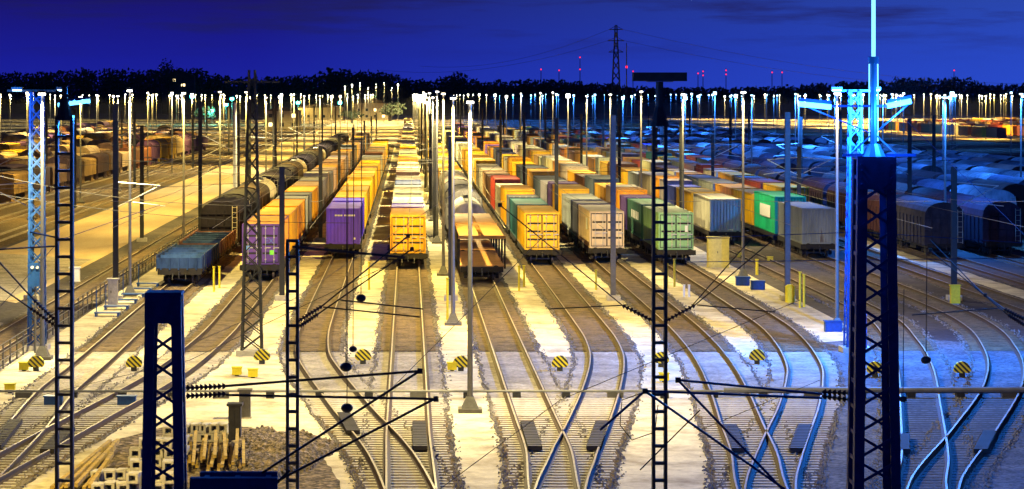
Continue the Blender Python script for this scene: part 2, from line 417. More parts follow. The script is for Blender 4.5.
def side_tracks(xs, y0, y1, label):
    t = empty('railway_track', (0,0,0), label, 'railway track', 'tracks of the marshalling yard')
    bed = MB()
    for X in xs:
        for s in (-.75, .75):
            MB().box(X+s-.04, X+s+.04, y0, y1, .03, .2).build('rail', M['railtop'], t)
    return t
for i, (x0, n, y0, y1, lb) in enumerate(((-34, 6, 185, 1100, 'bundle of dark tracks left of the sandy road'), (-61, 12, 380, 1100, 'bundle of tracks under the far left wagons'),
                                     (49, 7, 190, 900, 'bundle of tracks under the blue lit wagons at right'), (84, 14, 330, 1100, 'wide dark bundle of empty tracks far right'))):
    sg = -1 if x0 < 0 else 1
    xs = [x0 + sg*4.7*j for j in range(n)]
    side_tracks(xs, y0, y1, lb)
    xa, xb = min(xs)-2, max(xs)+2
    o = sheet('ballast_field', [(xa,y0),(xb,y0),(xb,y1),(xa,y1)], .02, M['ballast'])
for X in (-58.5, 81.5):
    sheet('sand_path', [(X-1,210),(X+1,210),(X+1,1100),(X-1,1100)], .03, M['road'])

# ------------------------------------------------------------------ containers
def container_body(Lc, Hc=2.59, W=2.44, corr=True, front_ribs=False, back=True):
    """corrugated box, front at y=0, running to y=Lc, bottom at z=0"""
    mb = MB(); d = .04
    def wall(side):
        x = side*(W/2 - .03); n = max(8, int(Lc/.56)); st = (Lc-.3)/n; y = .15
        pts = []
        for i in range(n):
            pts += [(x, y), (x, y + st*.35), (x - side*d*2.2, y + st*.5), (x - side*d*2.2, y + st*.85)]; y += st
        pts.append((x, y)); return pts
    for s in (-1, 1):
        pts = wall(s) if corr else [(s*(W/2-.03), .1), (s*(W/2-.03), Lc-.1)]
        for i in range(len(pts)-1):
            a, b = pts[i], pts[i+1]
            q = [(a[0],a[1],.1),(b[0],b[1],.1),(b[0],b[1],Hc-.06),(a[0],a[1],Hc-.06)]
            mb.quad(*(q if s > 0 else q[::-1]))
    # ends
    n = 9 if front_ribs else 1; st = (W-.2)/n
    for i in range(n):
        x0 = -W/2 + .1 + i*st
        if front_ribs:
            mb.quad((x0,.05,.1),(x0+st*.45,.05,.1),(x0+st*.45,.05,Hc-.06),(x0,.05,Hc-.06))
            mb.quad((x0+st*.45,.05,.1),(x0+st*.55,.10,.1),(x0+st*.55,.10,Hc-.06),(x0+st*.45,.05,Hc-.06))
            mb.quad((x0+st*.55,.10,.1),(x0+st*.9,.10,.1),(x0+st*.9,.10,Hc-.06),(x0+st*.55,.10,Hc-.06))
            mb.quad((x0+st*.9,.10,.1),(x0+st,.05,.1),(x0+st,.05,Hc-.06),(x0+st*.9,.10,Hc-.06))
        else: mb.quad((x0,.06,.1),(x0+st,.06,.1),(x0+st,.06,Hc-.06),(x0,.06,Hc-.06))
    mb.quad((W/2-.1,Lc-.05,.1),(-W/2+.1,Lc-.05,.1),(-W/2+.1,Lc-.05,Hc-.06),(W/2-.1,Lc-.05,Hc-.06))
    mb.quad((-W/2,0,.08),(-W/2,Lc,.08),(W/2,Lc,.08),(W/2,0,.08))
    return mb
def container_roof(Lc, Hc, W=2.44):
    mb = MB(); n = max(4, int(Lc/1.2)); st = Lc/n
    for i in range(n):
        y = i*st; z = Hc - .045
        mb.quad((-W/2+.05,y,z),(W/2-.05,y,z),(W/2-.05,y+st*.5,z+.025),(-W/2+.05,y+st*.5,z+.025))
        mb.quad((-W/2+.05,y+st*.5,z+.025),(W/2-.05,y+st*.5,z+.025),(W/2-.05,y+st,z),(-W/2+.05,y+st,z))
    return mb
def container_frame(Lc, Hc, W=2.44):
    mb = MB(); p = .12; h = W/2
    for y0 in (0, Lc-p):
        for x0 in (-h, h-p): mb.box(x0, x0+p, y0, y0+p, 0, Hc)
        mb.box(-h+p, h-p, y0, y0+p*.8, 0, .12); mb.box(-h+p, h-p, y0, y0+p*.8, Hc-.11, Hc)
    for x0 in (-h, h-.07):
        mb.box(x0, x0+.07, p, Lc-p, .0, .11); mb.box(x0, x0+.07, p, Lc-p, Hc-.08, Hc-.001)
    return mb
CM = {}
def cmesh(kind, Lc, Hc, **kw):
    k = (kind, Lc, Hc) + tuple(kw.items())
    if k not in CM:
        if kind == 'body': CM[k] = container_body(Lc, Hc, **kw).mesh('container_body', M['paint'])
        elif kind == 'roof': CM[k] = container_roof(Lc, Hc).mesh('container_roof', M['roofdust'])
        elif kind == 'frame': CM[k] = container_frame(Lc, Hc).mesh('container_frame', M['paint'])
        elif kind == 'far':
            a = container_body(Lc, Hc, corr=False); b = container_frame(Lc, Hc); n = len(a.v); a.v += b.v; a.f += [tuple(q+n for q in f) for f in b.f]
            r = container_roof(Lc, Hc); n = len(a.v); a.v += r.v; a.f += [tuple(q+n for q in f) for f in r.f]
            CM[k] = a.mesh('container', M['paint'])
        elif kind == 'door':
            mb = MB(); wd = 1.10; hh = Hc-.25
            mb.box(0, wd, -.0, .04, 0, hh)
            for q in range(4):     # pressed panel ribs
                z0 = .12 + q*(hh-.1)/4; mb.box(.08, wd-.08, -.03, .0, z0, z0 + (hh-.1)/4 - .16)
            CM[k] = mb.mesh('door', M['paint'])
        elif kind == 'seal_and_shade':
            mb = MB(); hh = Hc-.25
            mb.box(-.015,.03,-.012,-.001,0,hh).box(1.07,1.115,-.012,-.001,0,hh).box(.03,1.07,-.012,-.001,0,.05).box(.03,1.07,-.012,-.001,hh-.05,hh)
            for q in range(1, 4): mb.box(.08,1.02,-.012,-.001,.12+q*(hh-.1)/4-.14,.12+q*(hh-.1)/4-.02)  # dark strips between the panels draw the shade of their recesses
            CM[k] = mb.mesh('door_seal_and_shade', M['rubber'])
        elif kind == 'rod':
            mb = MB().tube((0,0,.0), (0,0,Hc-.2), .022, n=6)
            for z in (.2, .9, 1.6, Hc-.4): mb.box(-.05,.05,-.02,.03,z,z+.08)
            mb.box(-.02,.32,-.05,-.02,.95,1.01)
            CM[k] = mb.mesh('locking_bar', M['rod'])
    return CM[k]
def setcol(o, c): o.color = (*c, 1)
PAL = {
 'violet': (.10,.045,.92), 'dark purple': (.11,.045,.26), 'yellow': (.84,.46,.003), 'orange': (.80,.33,.004), 'amber': (.72,.36,.012), 'brown': (.20,.075,.025),
 'rust red': (.36,.045,.015), 'cream': (.60,.53,.33), 'white': (.66,.61,.52), 'pale green': (.26,.46,.24), 'dark green': (.03,.13,.09), 'emerald green': (.01,.42,.20),
 'teal': (.02,.15,.16), 'slate grey': (.10,.11,.14), 'light grey': (.28,.28,.28), 'navy blue': (.03,.06,.22), 'bright blue': (.04,.10,.55), 'tan': (.38,.23,.08), 'pink beige': (.45,.28,.20),
}
GAPLABEL = {}
def make_container(x, y, colname, Lc, Hc, label, detail, doors=None, roofcol=None):
    c = PAL[colname]
    c = tuple(max(0, q*rnd.uniform(.9,1.1)) for q in c)
    if not detail:
        o = link('freight_container', cmesh('far', Lc, Hc)); o.location = (x, y, 1.15); setcol(o, c)
        return tag(o, label, 'freight container', 'freight containers on the wagons')
    t = empty('freight_container', (x, y, 1.15), label, 'freight container', 'freight containers on the wagons')
    b = link('body', cmesh('body', Lc, Hc, front_ribs=(doors == 'ribs')), t); setcol(b, c)
    r = link('roof', cmesh('roof', Lc, Hc), t); setcol(r, roofcol or tuple(.72*q + .07 for q in c))
    f = link('corner_frame', cmesh('frame', Lc, Hc), t); setcol(f, tuple(q*.9 for q in c))
    if doors == 'doors':
        for s in (-1, 1):
            d = link('door', cmesh('door', Lc, Hc), t); d.location = (-1.11 if s < 0 else .01, .0, .12); setcol(d, c)
            sl = link('door_seal_and_shade', cmesh('seal_and_shade', Lc, Hc), d); sl.location = (0, 0, 0)
            for xx in ((.28, .82) if s < 0 else (.28, .82)):
                q = link('locking_bar', cmesh('rod', Lc, Hc), d); q.location = (xx, -.05, -.02)
    return t

# ------------------------------------------------------------------ wagons
def wheelset():
    mb = MB()
    for s in (-.75, .75):
        mb.tube((s-.06,0,.46), (s+.06,0,.46), .46, n=16)
    mb.tube((-.95,0,.46), (.95,0,.46), .07, n=8); return mb
WS = wheelset().mesh('wheelset', M['wheel'])
def bogie_frame():
    mb = MB()
    for s in (-1, 1):
        mb.box(s*.98-.06, s*.98+.06, -1.15, 1.15, .42, .62)
        mb.box(s*.98-.08, s*.98+.08, -.35, .35, .30, .75)
        for y in (-.9, .9): mb.box(s*1.0-.1, s*1.0+.1, y-.16, y+.16, .32, .62)
    mb.box(-.9,.9,-.15,.15,.5,.8)
    return mb
BF = bogie_frame().mesh('bogie', M['chassis'])
def buffer_mesh():
    return MB().tube((0,.0,0),(0,-.42,0),.085,n=10).tube((0,-.42,0),(0,-.47,0),.23,n=14).mesh('buffer', M['chassis'])
BU = buffer_mesh()
WM = {}
def wagon_frame(Lw, kind='flat'):
    k = (Lw, kind)
    if k not in WM:
        mb = MB()
        for s in (-1, 1): mb.box(s*1.15-.08, s*1.15+.08, .0, Lw, .78, 1.12)
        y = .0
        mb.box(-1.35,1.35,-.02,.14,.80,1.13); mb.box(-1.35,1.35,Lw-.14,Lw+.02,.80,1.13)
        y = 1.4
        while y < Lw-.6: mb.box(-1.07,1.07,y,y+.12,.85,1.08); y += 1.4
        mb.box(-.25,.25,.14,Lw-.14,.72,1.0)
        mb.box(-1.0,1.0,Lw*.42,Lw*.58,.45,.78)
        WM[k] = mb.mesh('underframe', M['chassis'])
    return WM[k]
def far_wagon(Lw):
    k = ('far', Lw)
    if k not in WM:
        mb = MB().box(-1.25,1.25,0,Lw,.8,1.12)
        for y in (2.2, Lw-2.2):
            for dy in (-.9,.9):
                for s in (-.75,.75): mb.tube((s-.07,y+dy,.46),(s+.07,y+dy,.46),.45,n=8)
            mb.box(-1.05,1.05,y-1.1,y+1.1,.4,.75)
        WM[k] = mb.mesh('flat_wagon', M['chassis'])
    return WM[k]
def running_gear(t, Lw, detail):
    for y in (2.3, Lw-2.3):
        b = link('bogie', BF, t); b.location = (0, y, 0)
        for dy in (-.9, .9):
            wq = link('wheelset', WS, b); wq.location = (0, dy, 0)
    if detail:
        for s in (-.875, .875):
            q = link('buffer', BU, t); q.location = (s, 0, 1.02)
        mb = MB().tube((0,0,1.0),(0,-.3,.95),.05).tube((0,-.3,.95),(0,-.34,.6),.04).tube((.4,0,.85),(.42,-.25,.5),.03).tube((-.4,0,.85),(-.42,-.25,.5),.03)
        mb.build('coupling', M['steel'], t)
def flat_wagon(x, y, Lw, label, detail, first=False):
    if not detail:
        o = link('flat_wagon', far_wagon(Lw)); o.location = (x, y, 0)
        return tag(o, label, 'flat wagon', 'flat wagons under the containers')
    t = empty('flat_wagon', (x, y, 0), label, 'flat wagon', 'flat wagons under the containers')
    link('underframe', wagon_frame(Lw), t); running_gear(t, Lw, first)
    return t
ARC = {}
def arch_mesh(Lw, hz=4.15, W=2.9, flat=.35, far=False):
    k = (Lw, hz, W, flat, far)
    if k not in ARC:
        n = 10; prof = [(-W/2, 1.0), (W/2, 1.0), (W/2, 3.0)]
        for i in range(1, n): a = math.pi*i/n; prof.append((W/2*math.cos(a), 3.0 + (hz-3.0)*math.sin(a)**.8))
        prof.append((-W/2, 3.0))
        mb = MB().prism_y(prof, .5, Lw-.5)
        if not far:
            for i in range(1, 10):
                y = .5 + (Lw-1)*i/10
                for s in (-1, 1): mb.box(min(s*W/2, s*(W/2+.06)), max(s*W/2, s*(W/2+.06)), y-.06, y+.06, 1.0, 3.0)
        if far:
            for y in (2.2, Lw-2.2):
                mb.box(-1.1,1.1,y-1.4,y+1.4,.1,.95)
        ARC[k] = mb.mesh('covered_wagon_body', M['wagon'])
    return ARC[k]
def covered_wagon(x, y, col, label, detail, Lw=14.4, hz=4.15, W=2.9, first=False):
    if not detail:
        o = link('covered_wagon', arch_mesh(Lw, hz, W, .35, True)); o.location = (x, y, 0); setcol(o, col)
        return tag(o, label, 'covered wagon', 'round roofed wagons')
    t = empty('covered_wagon', (x, y, 0), label, 'covered wagon', 'round roofed wagons')
    b = link('body', arch_mesh(Lw, hz, W), t); setcol(b, col)
    e = MB(); 
    for xx in (-.9, -.3, .3, .9): e.box(xx-.05, xx+.05, .42, .5, 1.0, 3.3)
    e.box(-1.45,1.45,.40,.48,2.0,2.1); e.box(-1.45,1.45,.40,.48,2.95,3.05)
    eo = e.build('end_ribs', M['wagon'], t); setcol(eo, tuple(q*.8 for q in col))
    link('underframe', wagon_frame(Lw), t); running_gear(t, Lw, first)
    ld = MB()
    for xx in (.95, 1.3): ld.tube((xx,.34,1.0),(xx,.34,3.6),.025,n=5)
    for q in range(7): ld.tube((.95,.34,1.2+q*.38),(1.3,.34,1.2+q*.38),.018,n=5)
    ld.build('ladder', M['rod'], t)
    return t
def tank_parts(Lw, r=1.35):
    k = ('tank', Lw, r)
    if k not in ARC:
        mb = MB(); n = 18; ys = [.5, .62, .9, Lw-.9, Lw-.62, Lw-.5]; rs = [.55, .86, 1, 1, .86, .55]
        kk = 0
        for y, q in zip(ys, rs):
            for i in range(n):
                a = 2*math.pi*i/n; mb.v.append((r*q*math.cos(a), y, 2.5 + r*q*math.sin(a)))
        for j in range(len(ys)-1):
            for i in range(n):
                mb.f.append((j*n+i, j*n+(i+1)%n, (j+1)*n+(i+1)%n, (j+1)*n+i))
        mb.f.append(tuple(range(n))[::-1]); mb.f.append(tuple((len(ys)-1)*n+i for i in range(n)))
        a = mb.mesh('barrel', M['wagon'], True)
        w_ = MB().tube((0,Lw/2,3.8),(0,Lw/2,4.15),.35,n=12).box(-.35,.35,1.5,Lw-1.5,3.86,3.90)
        for s in (-.35,.35): w_.tube((s,1.5,4.3),(s,Lw-1.5,4.3),.02,n=4)
        ARC[k] = (a, w_.mesh('walkway', M['grey']))
    return ARC[k]
def tank_wagon(x, y, col, label, Lw=14, first=False):
    t = empty('tank_wagon', (x, y, 0), label, 'tank wagon', 'tank wagons')
    a, b = tank_parts(Lw); q = link('barrel', a, t); setcol(q, col); link('walkway', b, t)
    link('underframe', wagon_frame(Lw), t); running_gear(t, Lw, first)
    return t

# container rows: track, first distance, last distance, how the row is told apart, colours from the front
ROWS = [
 ('B', 166, 560, 'of the dark purple front', ['dark purple','amber','orange','light grey','slate grey','amber','tan','slate grey','light grey','slate grey','pink beige','amber','tan']),
 ('C', 189, 469, 'of the violet front', ['violet','violet','yellow','amber','yellow','amber','yellow','yellow','yellow','tan','yellow','yellow','light grey','cream','brown']),
 ('D', 178, 900, 'of the orange front', ['orange','violet','white','cream','white','navy blue','white','pink beige','white','cream','white','orange','yellow','pink beige','yellow','cream','white','yellow','yellow','cream']),
 ('F', 182, 640, 'of the yellow doors', ['yellow','teal','slate grey','yellow','cream','rust red','brown','tan','cream','light grey','yellow','white','yellow','yellow','yellow','amber','yellow','cream']),
 ('G', 184, 760, 'of the cream doors', ['cream','slate grey','light grey','yellow','dark purple','light grey','slate grey','amber','slate grey','slate grey','yellow','orange','cream','amber','navy blue','navy blue','amber','tan']),
 ('H', 182, 760, 'of the pale green doors', ['pale green','dark green','dark purple','orange','cream','yellow','slate grey','brown','yellow','cream','amber','white','white','cream','tan','amber','orange','tan']),
 ('J', 206, 700, 'of the cream sided front', ['cream','yellow','bright blue','light grey','orange','cream','light grey','yellow','brown','amber','cream','orange','white','amber','tan','orange']),
 ('K', 189, 660, 'of the pale grey ribs', ['light grey','emerald green','yellow','amber','light grey','slate grey','amber','cream','brown','cream','rust red','amber','slate grey','tan','cream']),
 ('L', 232, 620, 'behind the emerald container', ['yellow','rust red','slate grey','orange','cream','rust red','brown','slate grey','tan','orange','dark green','rust red','tan']),
 ('M', 330, 620, 'beyond the near round roofs', ['slate grey','rust red','navy blue','tan','brown','slate grey','orange','dark purple','rust red','tan']),
]
XT = {k: LINES[k][-1][0] for k in LINES}
lengths = {'K': [12.19, 12.19]}
for key, y0, y1, who, cols in ROWS:
    y = y0; i = 0
    while y < y1:
        i += 1
        cn = cols[i-1] if i <= len(cols) else cols[4 + (i*7) % (len(cols)-4)]
        Lc = 12.19 if (i < 2 or rnd.random() < .72) else 6.06
        Hc = 2.59 if (i < 4 or rnd.random() < .6) else 2.9
        if key == 'K' and i == 2: Hc = 2.9; Lc = 12.19
        det = y < 300
        doors = None
        if i == 1: doors = {'C': 'ribs', 'K': 'ribs', 'J': 'ribs'}.get(key, 'doors')
        elif det and i < 4: doors = 'doors' if rnd.random() < .5 else 'ribs'
        gap = 'row ' + who
        near = ordn(i)
        lab = f'{cn} container, {near} from the front in the row {who}'
        if i == 1: lab = f'foremost {cn} container at the front of the row {who}'
        if key == 'K' and i == 2: lab = 'emerald green container with a white square, behind the pale ribbed one'
        t = make_container(XT[key], y + .35, cn, Lc, Hc, lab, det, doors, (.62,.56,.46) if cn in ('cream','white') else None)
        t['roworder'] = i
        GAPLABEL[(key, i)] = t
        if y < 620:
            flat_wagon(XT[key], y, Lc + .7, f'flat wagon under the {near} container of the row {who}', y < 230, i == 1)
        y += Lc + .7 + (1.0 if rnd.random() < .8 else .8)
# different front face colours
def front_panel_text():
    t = GAPLABEL[('B', 1)]; t['label'] = 'purple fronted container with orange sides, blue square and green square marks'
    for ch in t.children:
        if ch.name.startswith('body') or ch.name.startswith('roof'): setcol(ch, (.62,.28,.06))
    mb = MB().box(-.95,-.72,-.045,-.035,.95,1.2); mb.build('blue_mark', mat('blue_decal', (.1,.3,.7), .5), t)
    mb = MB().box(.55,.85,-.045,-.035,.62,.92); mb.build('green_mark', mat('green_decal', (.2,.7,.05), .5), t)
    tx = bpy.data.curves.new('lettering', 'FONT'); tx.body = 'EX'; tx.size = .5; tx.extrude = .004; tx.materials.append(mat('blue_lettering', (.10,.16,.45), .5))
    o = bpy.data.objects.new('tmp_text', tx); COL.objects.link(o); bpy.context.view_layer.update()
    me = bpy.data.meshes.new_from_object(o.evaluated_get(bpy.context.evaluated_depsgraph_get())); bpy.data.objects.remove(o)
    o = link('lettering', me, t); o.location = (.22,-.05,1.35); o.rotation_euler = (R(90),0,0)
    t = GAPLABEL[('C', 1)]
    mb = MB(); x = -.6
    for wd in (.12,.1,.12,.1,.14,0,.13,.1,.14,.12,.1,.13,.1):      # a line of small capitals too small to read
        if wd: mb.box(x, x+wd-.035, .032, .044, 2.02, 2.14)
        x += wd if wd else .1
    mb.build('lettering', M['white'], t)
    MB().box(.78,.9,.032,.044,.32,.46).build('data_plate', M['white'], t)
    t = GAPLABEL[('H', 1)]
    MB().box(.62,.85,-.05,-.04,1.25,1.7).build('data_plate', M['white'], t)
    mb = MB()
    for k in range(5): mb.box(-1.245,-1.222, 2.2+k*1.35, 3.0+k*1.35, 1.3, 1.9)
    mb.build('side_lettering', M['white'], GAPLABEL[('H', 2)])
    MB().box(-1.25,-1.222,2.5,8.5,1.1,2.1).build('white_square', M['white'], GAPLABEL[('K', 2)])
    MB().box(-1.25,-1.222,2.2,3.6,1.2,2.0).build('white_square', M['white'], GAPLABEL[('G', 1)])
    mb = MB()
    for q in range(4): mb.box(-.9+q*.5, -.75+q*.5, .3, .5, 2.56, 2.6)
    mb.build('roof_marks', M['white'], GAPLABEL[('F', 3)])
front_panel_text()
for ch in GAPLABEL[('J',1)].children:
    if ch.name.startswith('body'): setcol(ch, (.52,.50,.40))

# row E: empty double deck car carriers, then tank and round roofed wagons, then containers
def car_carrier(y, label, Lw=15.5):
    X = XT['E']
    t = empty('car_carrier', (X, y, 0), label, 'car carrier', 'empty car carrier wagons')
    link('underframe', wagon_frame(Lw), t); running_gear(t, Lw, True)
    deck = mat('rusty_deck', (.42,.22,.07), .7, .1, .3, 1.2, rust=.05)
    MB().box(-1.4,1.4,0,Lw,1.12,1.2).build('lower_deck', deck, t)
    mb = MB(); mb.box(-1.42,-.15,.1,Lw-.1,2.98,3.06).box(.15,1.42,.1,Lw-.1,2.98,3.06)
    mb.box(-1.5,1.5,.0,.12,2.9,3.1)
    for q in range(int(Lw/1.5)): mb.box(-1.42,1.42,.5+q*1.5,.6+q*1.5,2.90,2.975)
    mb.build('upper_deck', deck, t)
    for s in (-1, 1):
        for q in (0.1, Lw*.33, Lw*.66, Lw-.2):
            MB().box(s*1.45-.06, s*1.45+.06, q, q+.12, 1.0, 2.97).build('post', M['chassis'], t)
    return t
car_carrier(164.5, 'empty double deck car carrier with orange decks at the front')
car_carrier(181, 'second empty double deck car carrier behind the front one')
y = 197.5; i = 0
tank_wagon(XT['E'], y, (.50,.46,.42), 'pale grey tank wagon behind the car carriers', 14, True); y += 15.4
for c in ((.20,.19,.20),(.12,.11,.12),(.25,.2,.16),(.4,.36,.3)):
    i += 1; covered_wagon(XT['E'], y, c, f'round roofed wagon, {ordn(i)} behind the tank wagon in the car carrier row', y < 240); y += 15.6
for i in range(1, 26):
    cn = ['yellow','tan','yellow','yellow','amber','cream','yellow','yellow','brown'][i % 9]
    make_container(XT['E'], y+.3, cn, 12.19, 2.59, f'{cn} container, {ordn(i)} after the round roofs in the carrier row', False)
    if y < 560: flat_wagon(XT['E'], y, 12.9, f'flat wagon under the {ordn(i)} container of the car carrier row', False)
    y += 13.9
    if y > 640: break

# row A: blue low sided wagon, dark hoppers, tanks
def low_wagon(x, y, label, Lw=14, col=(.025,.055,.16)):
    t = empty('low_sided_wagon', (x, y, 0), label, 'open wagon', 'open low sided wagons')
    link('underframe', wagon_frame(Lw), t); running_gear(t, Lw, True)
    o = MB().box(-1.4,1.4,0,Lw,1.125,1.2).build('floor', M['chassis'], t)
    for s in (-1, 1):
        mb = MB().box(s*1.4-.04, s*1.4+.04, .06, Lw-.06, 1.2, 2.0)
        for q in range(8): mb.box(s*1.46-.03, s*1.46+.03, .4+q*1.85, .55+q*1.85, 1.0, 2.05)
        o = mb.build('side_wall', M['wagon'], t); setcol(o, col)
    for yy in (0, Lw-.08):
        mb = MB().box(-1.4,1.4,yy,yy+.06,1.2,1.85)
        for q in range(5): mb.box(-1.2+q*.55, -1.1+q*.55, yy-.05, yy, 1.1, 1.85)
        o = mb.build('end_wall', M['wagon'], t); setcol(o, col)
    for q in range(5):
        mb = MB().box(-1.3,1.3,1.4+q*2.7,1.6+q*2.7,1.75,1.95); o = mb.build('bolster', M['wagon'], t); setcol(o, (.05,.11,.26))
    return t
low_wagon(-14.25, 162, 'blue open wagon with low sides behind the short lattice tower')
low_wagon(-14.25, 178, 'brown low sided wagon between the blue one and the dark hopper', 16, (.16,.08,.07))
y = 196.5
tank_cols = {5:(.62,.50,.30), 9: (.5,.42,.3)}
for i in range(1, 26):
    if i in (4, 9, 14): tank_wagon(-14.25, y, (.55,.46,.30), f'cream tank wagon, {ordn(i)} wagon behind the low sided ones on the left', 14)
    else:
        c = (.012,.010,.02) if i == 1 else [(.025,.02,.035),(.035,.03,.04),(.03,.025,.03),(.08,.06,.045),(.03,.03,.035)][i % 5]
        covered_wagon(-14.25, y, c, f'dark round roofed wagon, {ordn(i)} behind the low sided ones on the left', y < 300, first=(i == 1), hz=3.95)
    y += 15.4
    if y > 560: break

# right hand rows of brown wagons
rc = [(.08,.03,.035),(.10,.04,.035),(.055,.03,.05),(.05,.045,.06)]
RR = [('M', 39.3, 190, 325, 'nearest row of round roofed wagons at right'), ('N', 44, 192, 620, 'second row of round roofed wagons at right')]
for j in range(7): RR.append(('', 49.0 + 4.7*j, 215 + j*14, 560 + 30*j, f'{ordn(3+j)} row of round roofed wagons at right'))
for key, X, y0, y1, who in RR:
    y = y0; i = 0
    while y < y1:
        i += 1
        if y < 1e9 and (rnd.random() < .86 or y < 260):
            covered_wagon(X, y, rc[rnd.randrange(4)] if X < 46 or rnd.random() < .45 else rnd.choice(((.22,.22,.26),(.10,.10,.14),(.35,.35,.4),(.06,.06,.1))), f'brown wagon, {ordn(i)} in the {who}', y < 260, first=(i == 1))
        y += 15.6
# left hand rows
lc = [(.24,.15,.06),(.12,.07,.04),(.38,.26,.12),(.06,.035,.04),(.55,.33,.02),(.11,.05,.14),(.44,.31,.16),(.20,.07,.03)]
for j in range(10):
    X = -45 - 4.7*j - (4 if j > 4 else 0); y = 292 + j*14 + rnd.uniform(-8, 8); i = 0
    y1 = 560 + 30*j
    while y < y1:
        i += 1
        if abs(X)/y < .162 and rnd.random() < .9:
            covered_wagon(X, y, lc[rnd.randrange(8)], f'pale wagon, {ordn(i)} in the {ordn(j+1)} wagon row left of the sandy road', False, hz=rnd.choice((3.15,3.3,3.6,4.15)))
        y += 15.6
# far right lit yard
for j in range(6):
    X = 150 + 14*j; y = 640 + j*26; i = 0
    for i in range(1, 12):
        y += 17
        cn = ['cream','orange','tan','white','amber','rust red'][rnd.randrange(6)]
        make_container(X, y, cn, 12.19, 2.59, f'{cn} container, {ordn(i)} in the {ordn(j+1)} row of the far right yard', False)

# ------------------------------------------------------------------ lamps
LIGHTS = {}
def light(kind, power, col, loc, parent=None, radius=.15):
    k = (round(power), col, radius, kind)
    if k not in LIGHTS:
        d = bpy.data.lights.new('lamp_light', 'SPOT' if kind == 'spot' else 'POINT')
        if kind == 'spot': d.spot_size = R(153); d.spot_blend = .35
        d.energy = power; d.color = col; d.shadow_soft_size = radius; LIGHTS[k] = d
    o = bpy.data.objects.new('lamp_light', LIGHTS[k]); COL.objects.link(o); o.location = loc
    if parent: o.parent = parent
    return o
def lamp_meshes():
    pole = MB().tube((0,0,.3),(0,0,6),.11,.085,n=10).tube((0,0,6),(0,0,12.0),.085,.06,n=10)
    base = MB().box(-.45,.45,-.45,.45,0,.16); 
    base.v += [(-.32,-.32,.16),(.32,-.32,.16),(.32,.32,.16),(-.32,.32,.16),(-.13,-.13,.62),(.13,-.13,.62),(.13,.13,.62),(-.13,.13,.62)]
    base.f += [(8,9,13,12),(9,10,14,13),(10,11,15,14),(11,8,12,15)]
    arm = MB().bar((-.4,0,12.0),(.4,0,12.0),.06)
    head = MB().box(-.17,.17,-.42,.16,.0,.12)
    glass = MB().box(-.13,.13,-.38,.12,-.09,-.002)
    far = MB().tube((0,0,0),(0,0,12.0),.09,.06,n=6)
    return (pole.mesh('pole', M['polep']), base.mesh('base', M['grey']), arm.mesh('crossarm', M['black']), head.mesh('lamp_housing', M['black']),
            {'warm': glass.mesh('lamp_glass', M['lampwarm']), 'white': glass.mesh('lamp_glass', M['lampwhite']), 'cool': glass.mesh('lamp_glass', M['lampcool'])}, far.mesh('pole', M['polep']))
LP, LB, LA, LH, LG, LFAR = lamp_meshes()
def lamp(x, y, kind, power, label, near):
    t = empty('yard_lamp', (x, y, 0), label, 'yard lamp', 'tall yard lamps')
    link('pole', LP if near else LFAR, t)
    if near: link('base', LB, t)
    for s in (0,):
        h = link('lamp_housing', LH, t); h.location = (s, 0, 12.0 if near else 12.06)
        g = link('lamp_glass', LG[kind], h)
        if not near: q_ = rnd.choice((.7,1,1.3,1.8)); g.scale = (1.1*q_,.8,3.2*q_)
    col = {'warm': WARM, 'white': WHITE, 'cool': COOL}[kind]
    light('spot', power, col, (0, -.9, 11.7), t, .2)
    t.scale = (1, 1, rnd.uniform(.97, 1.035))
    return t
ROWX = [2.35, 21.9, -16.6]
names = {0: 'central walkway', 1: 'walkway right of the pale green doors', -1: 'fence on the left'}
nl = 0
for n in range(-12, 20):
    X = 2.35 + 19.3*n if n not in (0, 1, -1) else {0: 2.35, 1: 21.9, -1: -16.6}[n]
    y = {0: 98.4, 1: 132.7, -1: 118}.get(n, 135 + (n*13) % 30)
    i = 0
    if n in names: who = 'line along the ' + names[n]
    else: who = f'{ordn(abs(n)-1)} line further out on the {"right" if n > 0 else "left"}'
    while y < 1300:
        px = PX0 + F*X/y
        if -12 < px < 1036:
            i += 1
            right = X > 34
            kind = 'warm' if rnd.random() < .6 else 'white'
            pw = LAMP_W
            if y > 400: pw *= 1.6
            if n < -1: pw *= .75
            if right and (y < 640 or X < 140): kind = 'cool'; pw *= .9 if X < 70 else .22
            if n == 1: kind = 'white'; pw *= .24 if y < 150 else (.5 if y < 360 else .25)
            if n == 0 and y < 110: kind = 'white'; pw *= .9
            lamp(X, y, kind, pw, f'lamp mast, {ordn(i)} of the {who}', y < 330)
            nl += 1
        y += (37.2 if y < 400 else 74) * (1 if y < 800 or abs(n) < 3 else 1.3)
print('lamps', nl)
# lamps added out of view left and right to brighten the foreground
lamp(-14.5, 71, 'warm', LAMP_W*.8, 'added warm lamp mast out of view, lighting the bottom left foreground', True)
lamp(23.5, 70, 'cool', LAMP_W*.6, 'added cool lamp mast out of view, lighting the bottom right foreground', True)

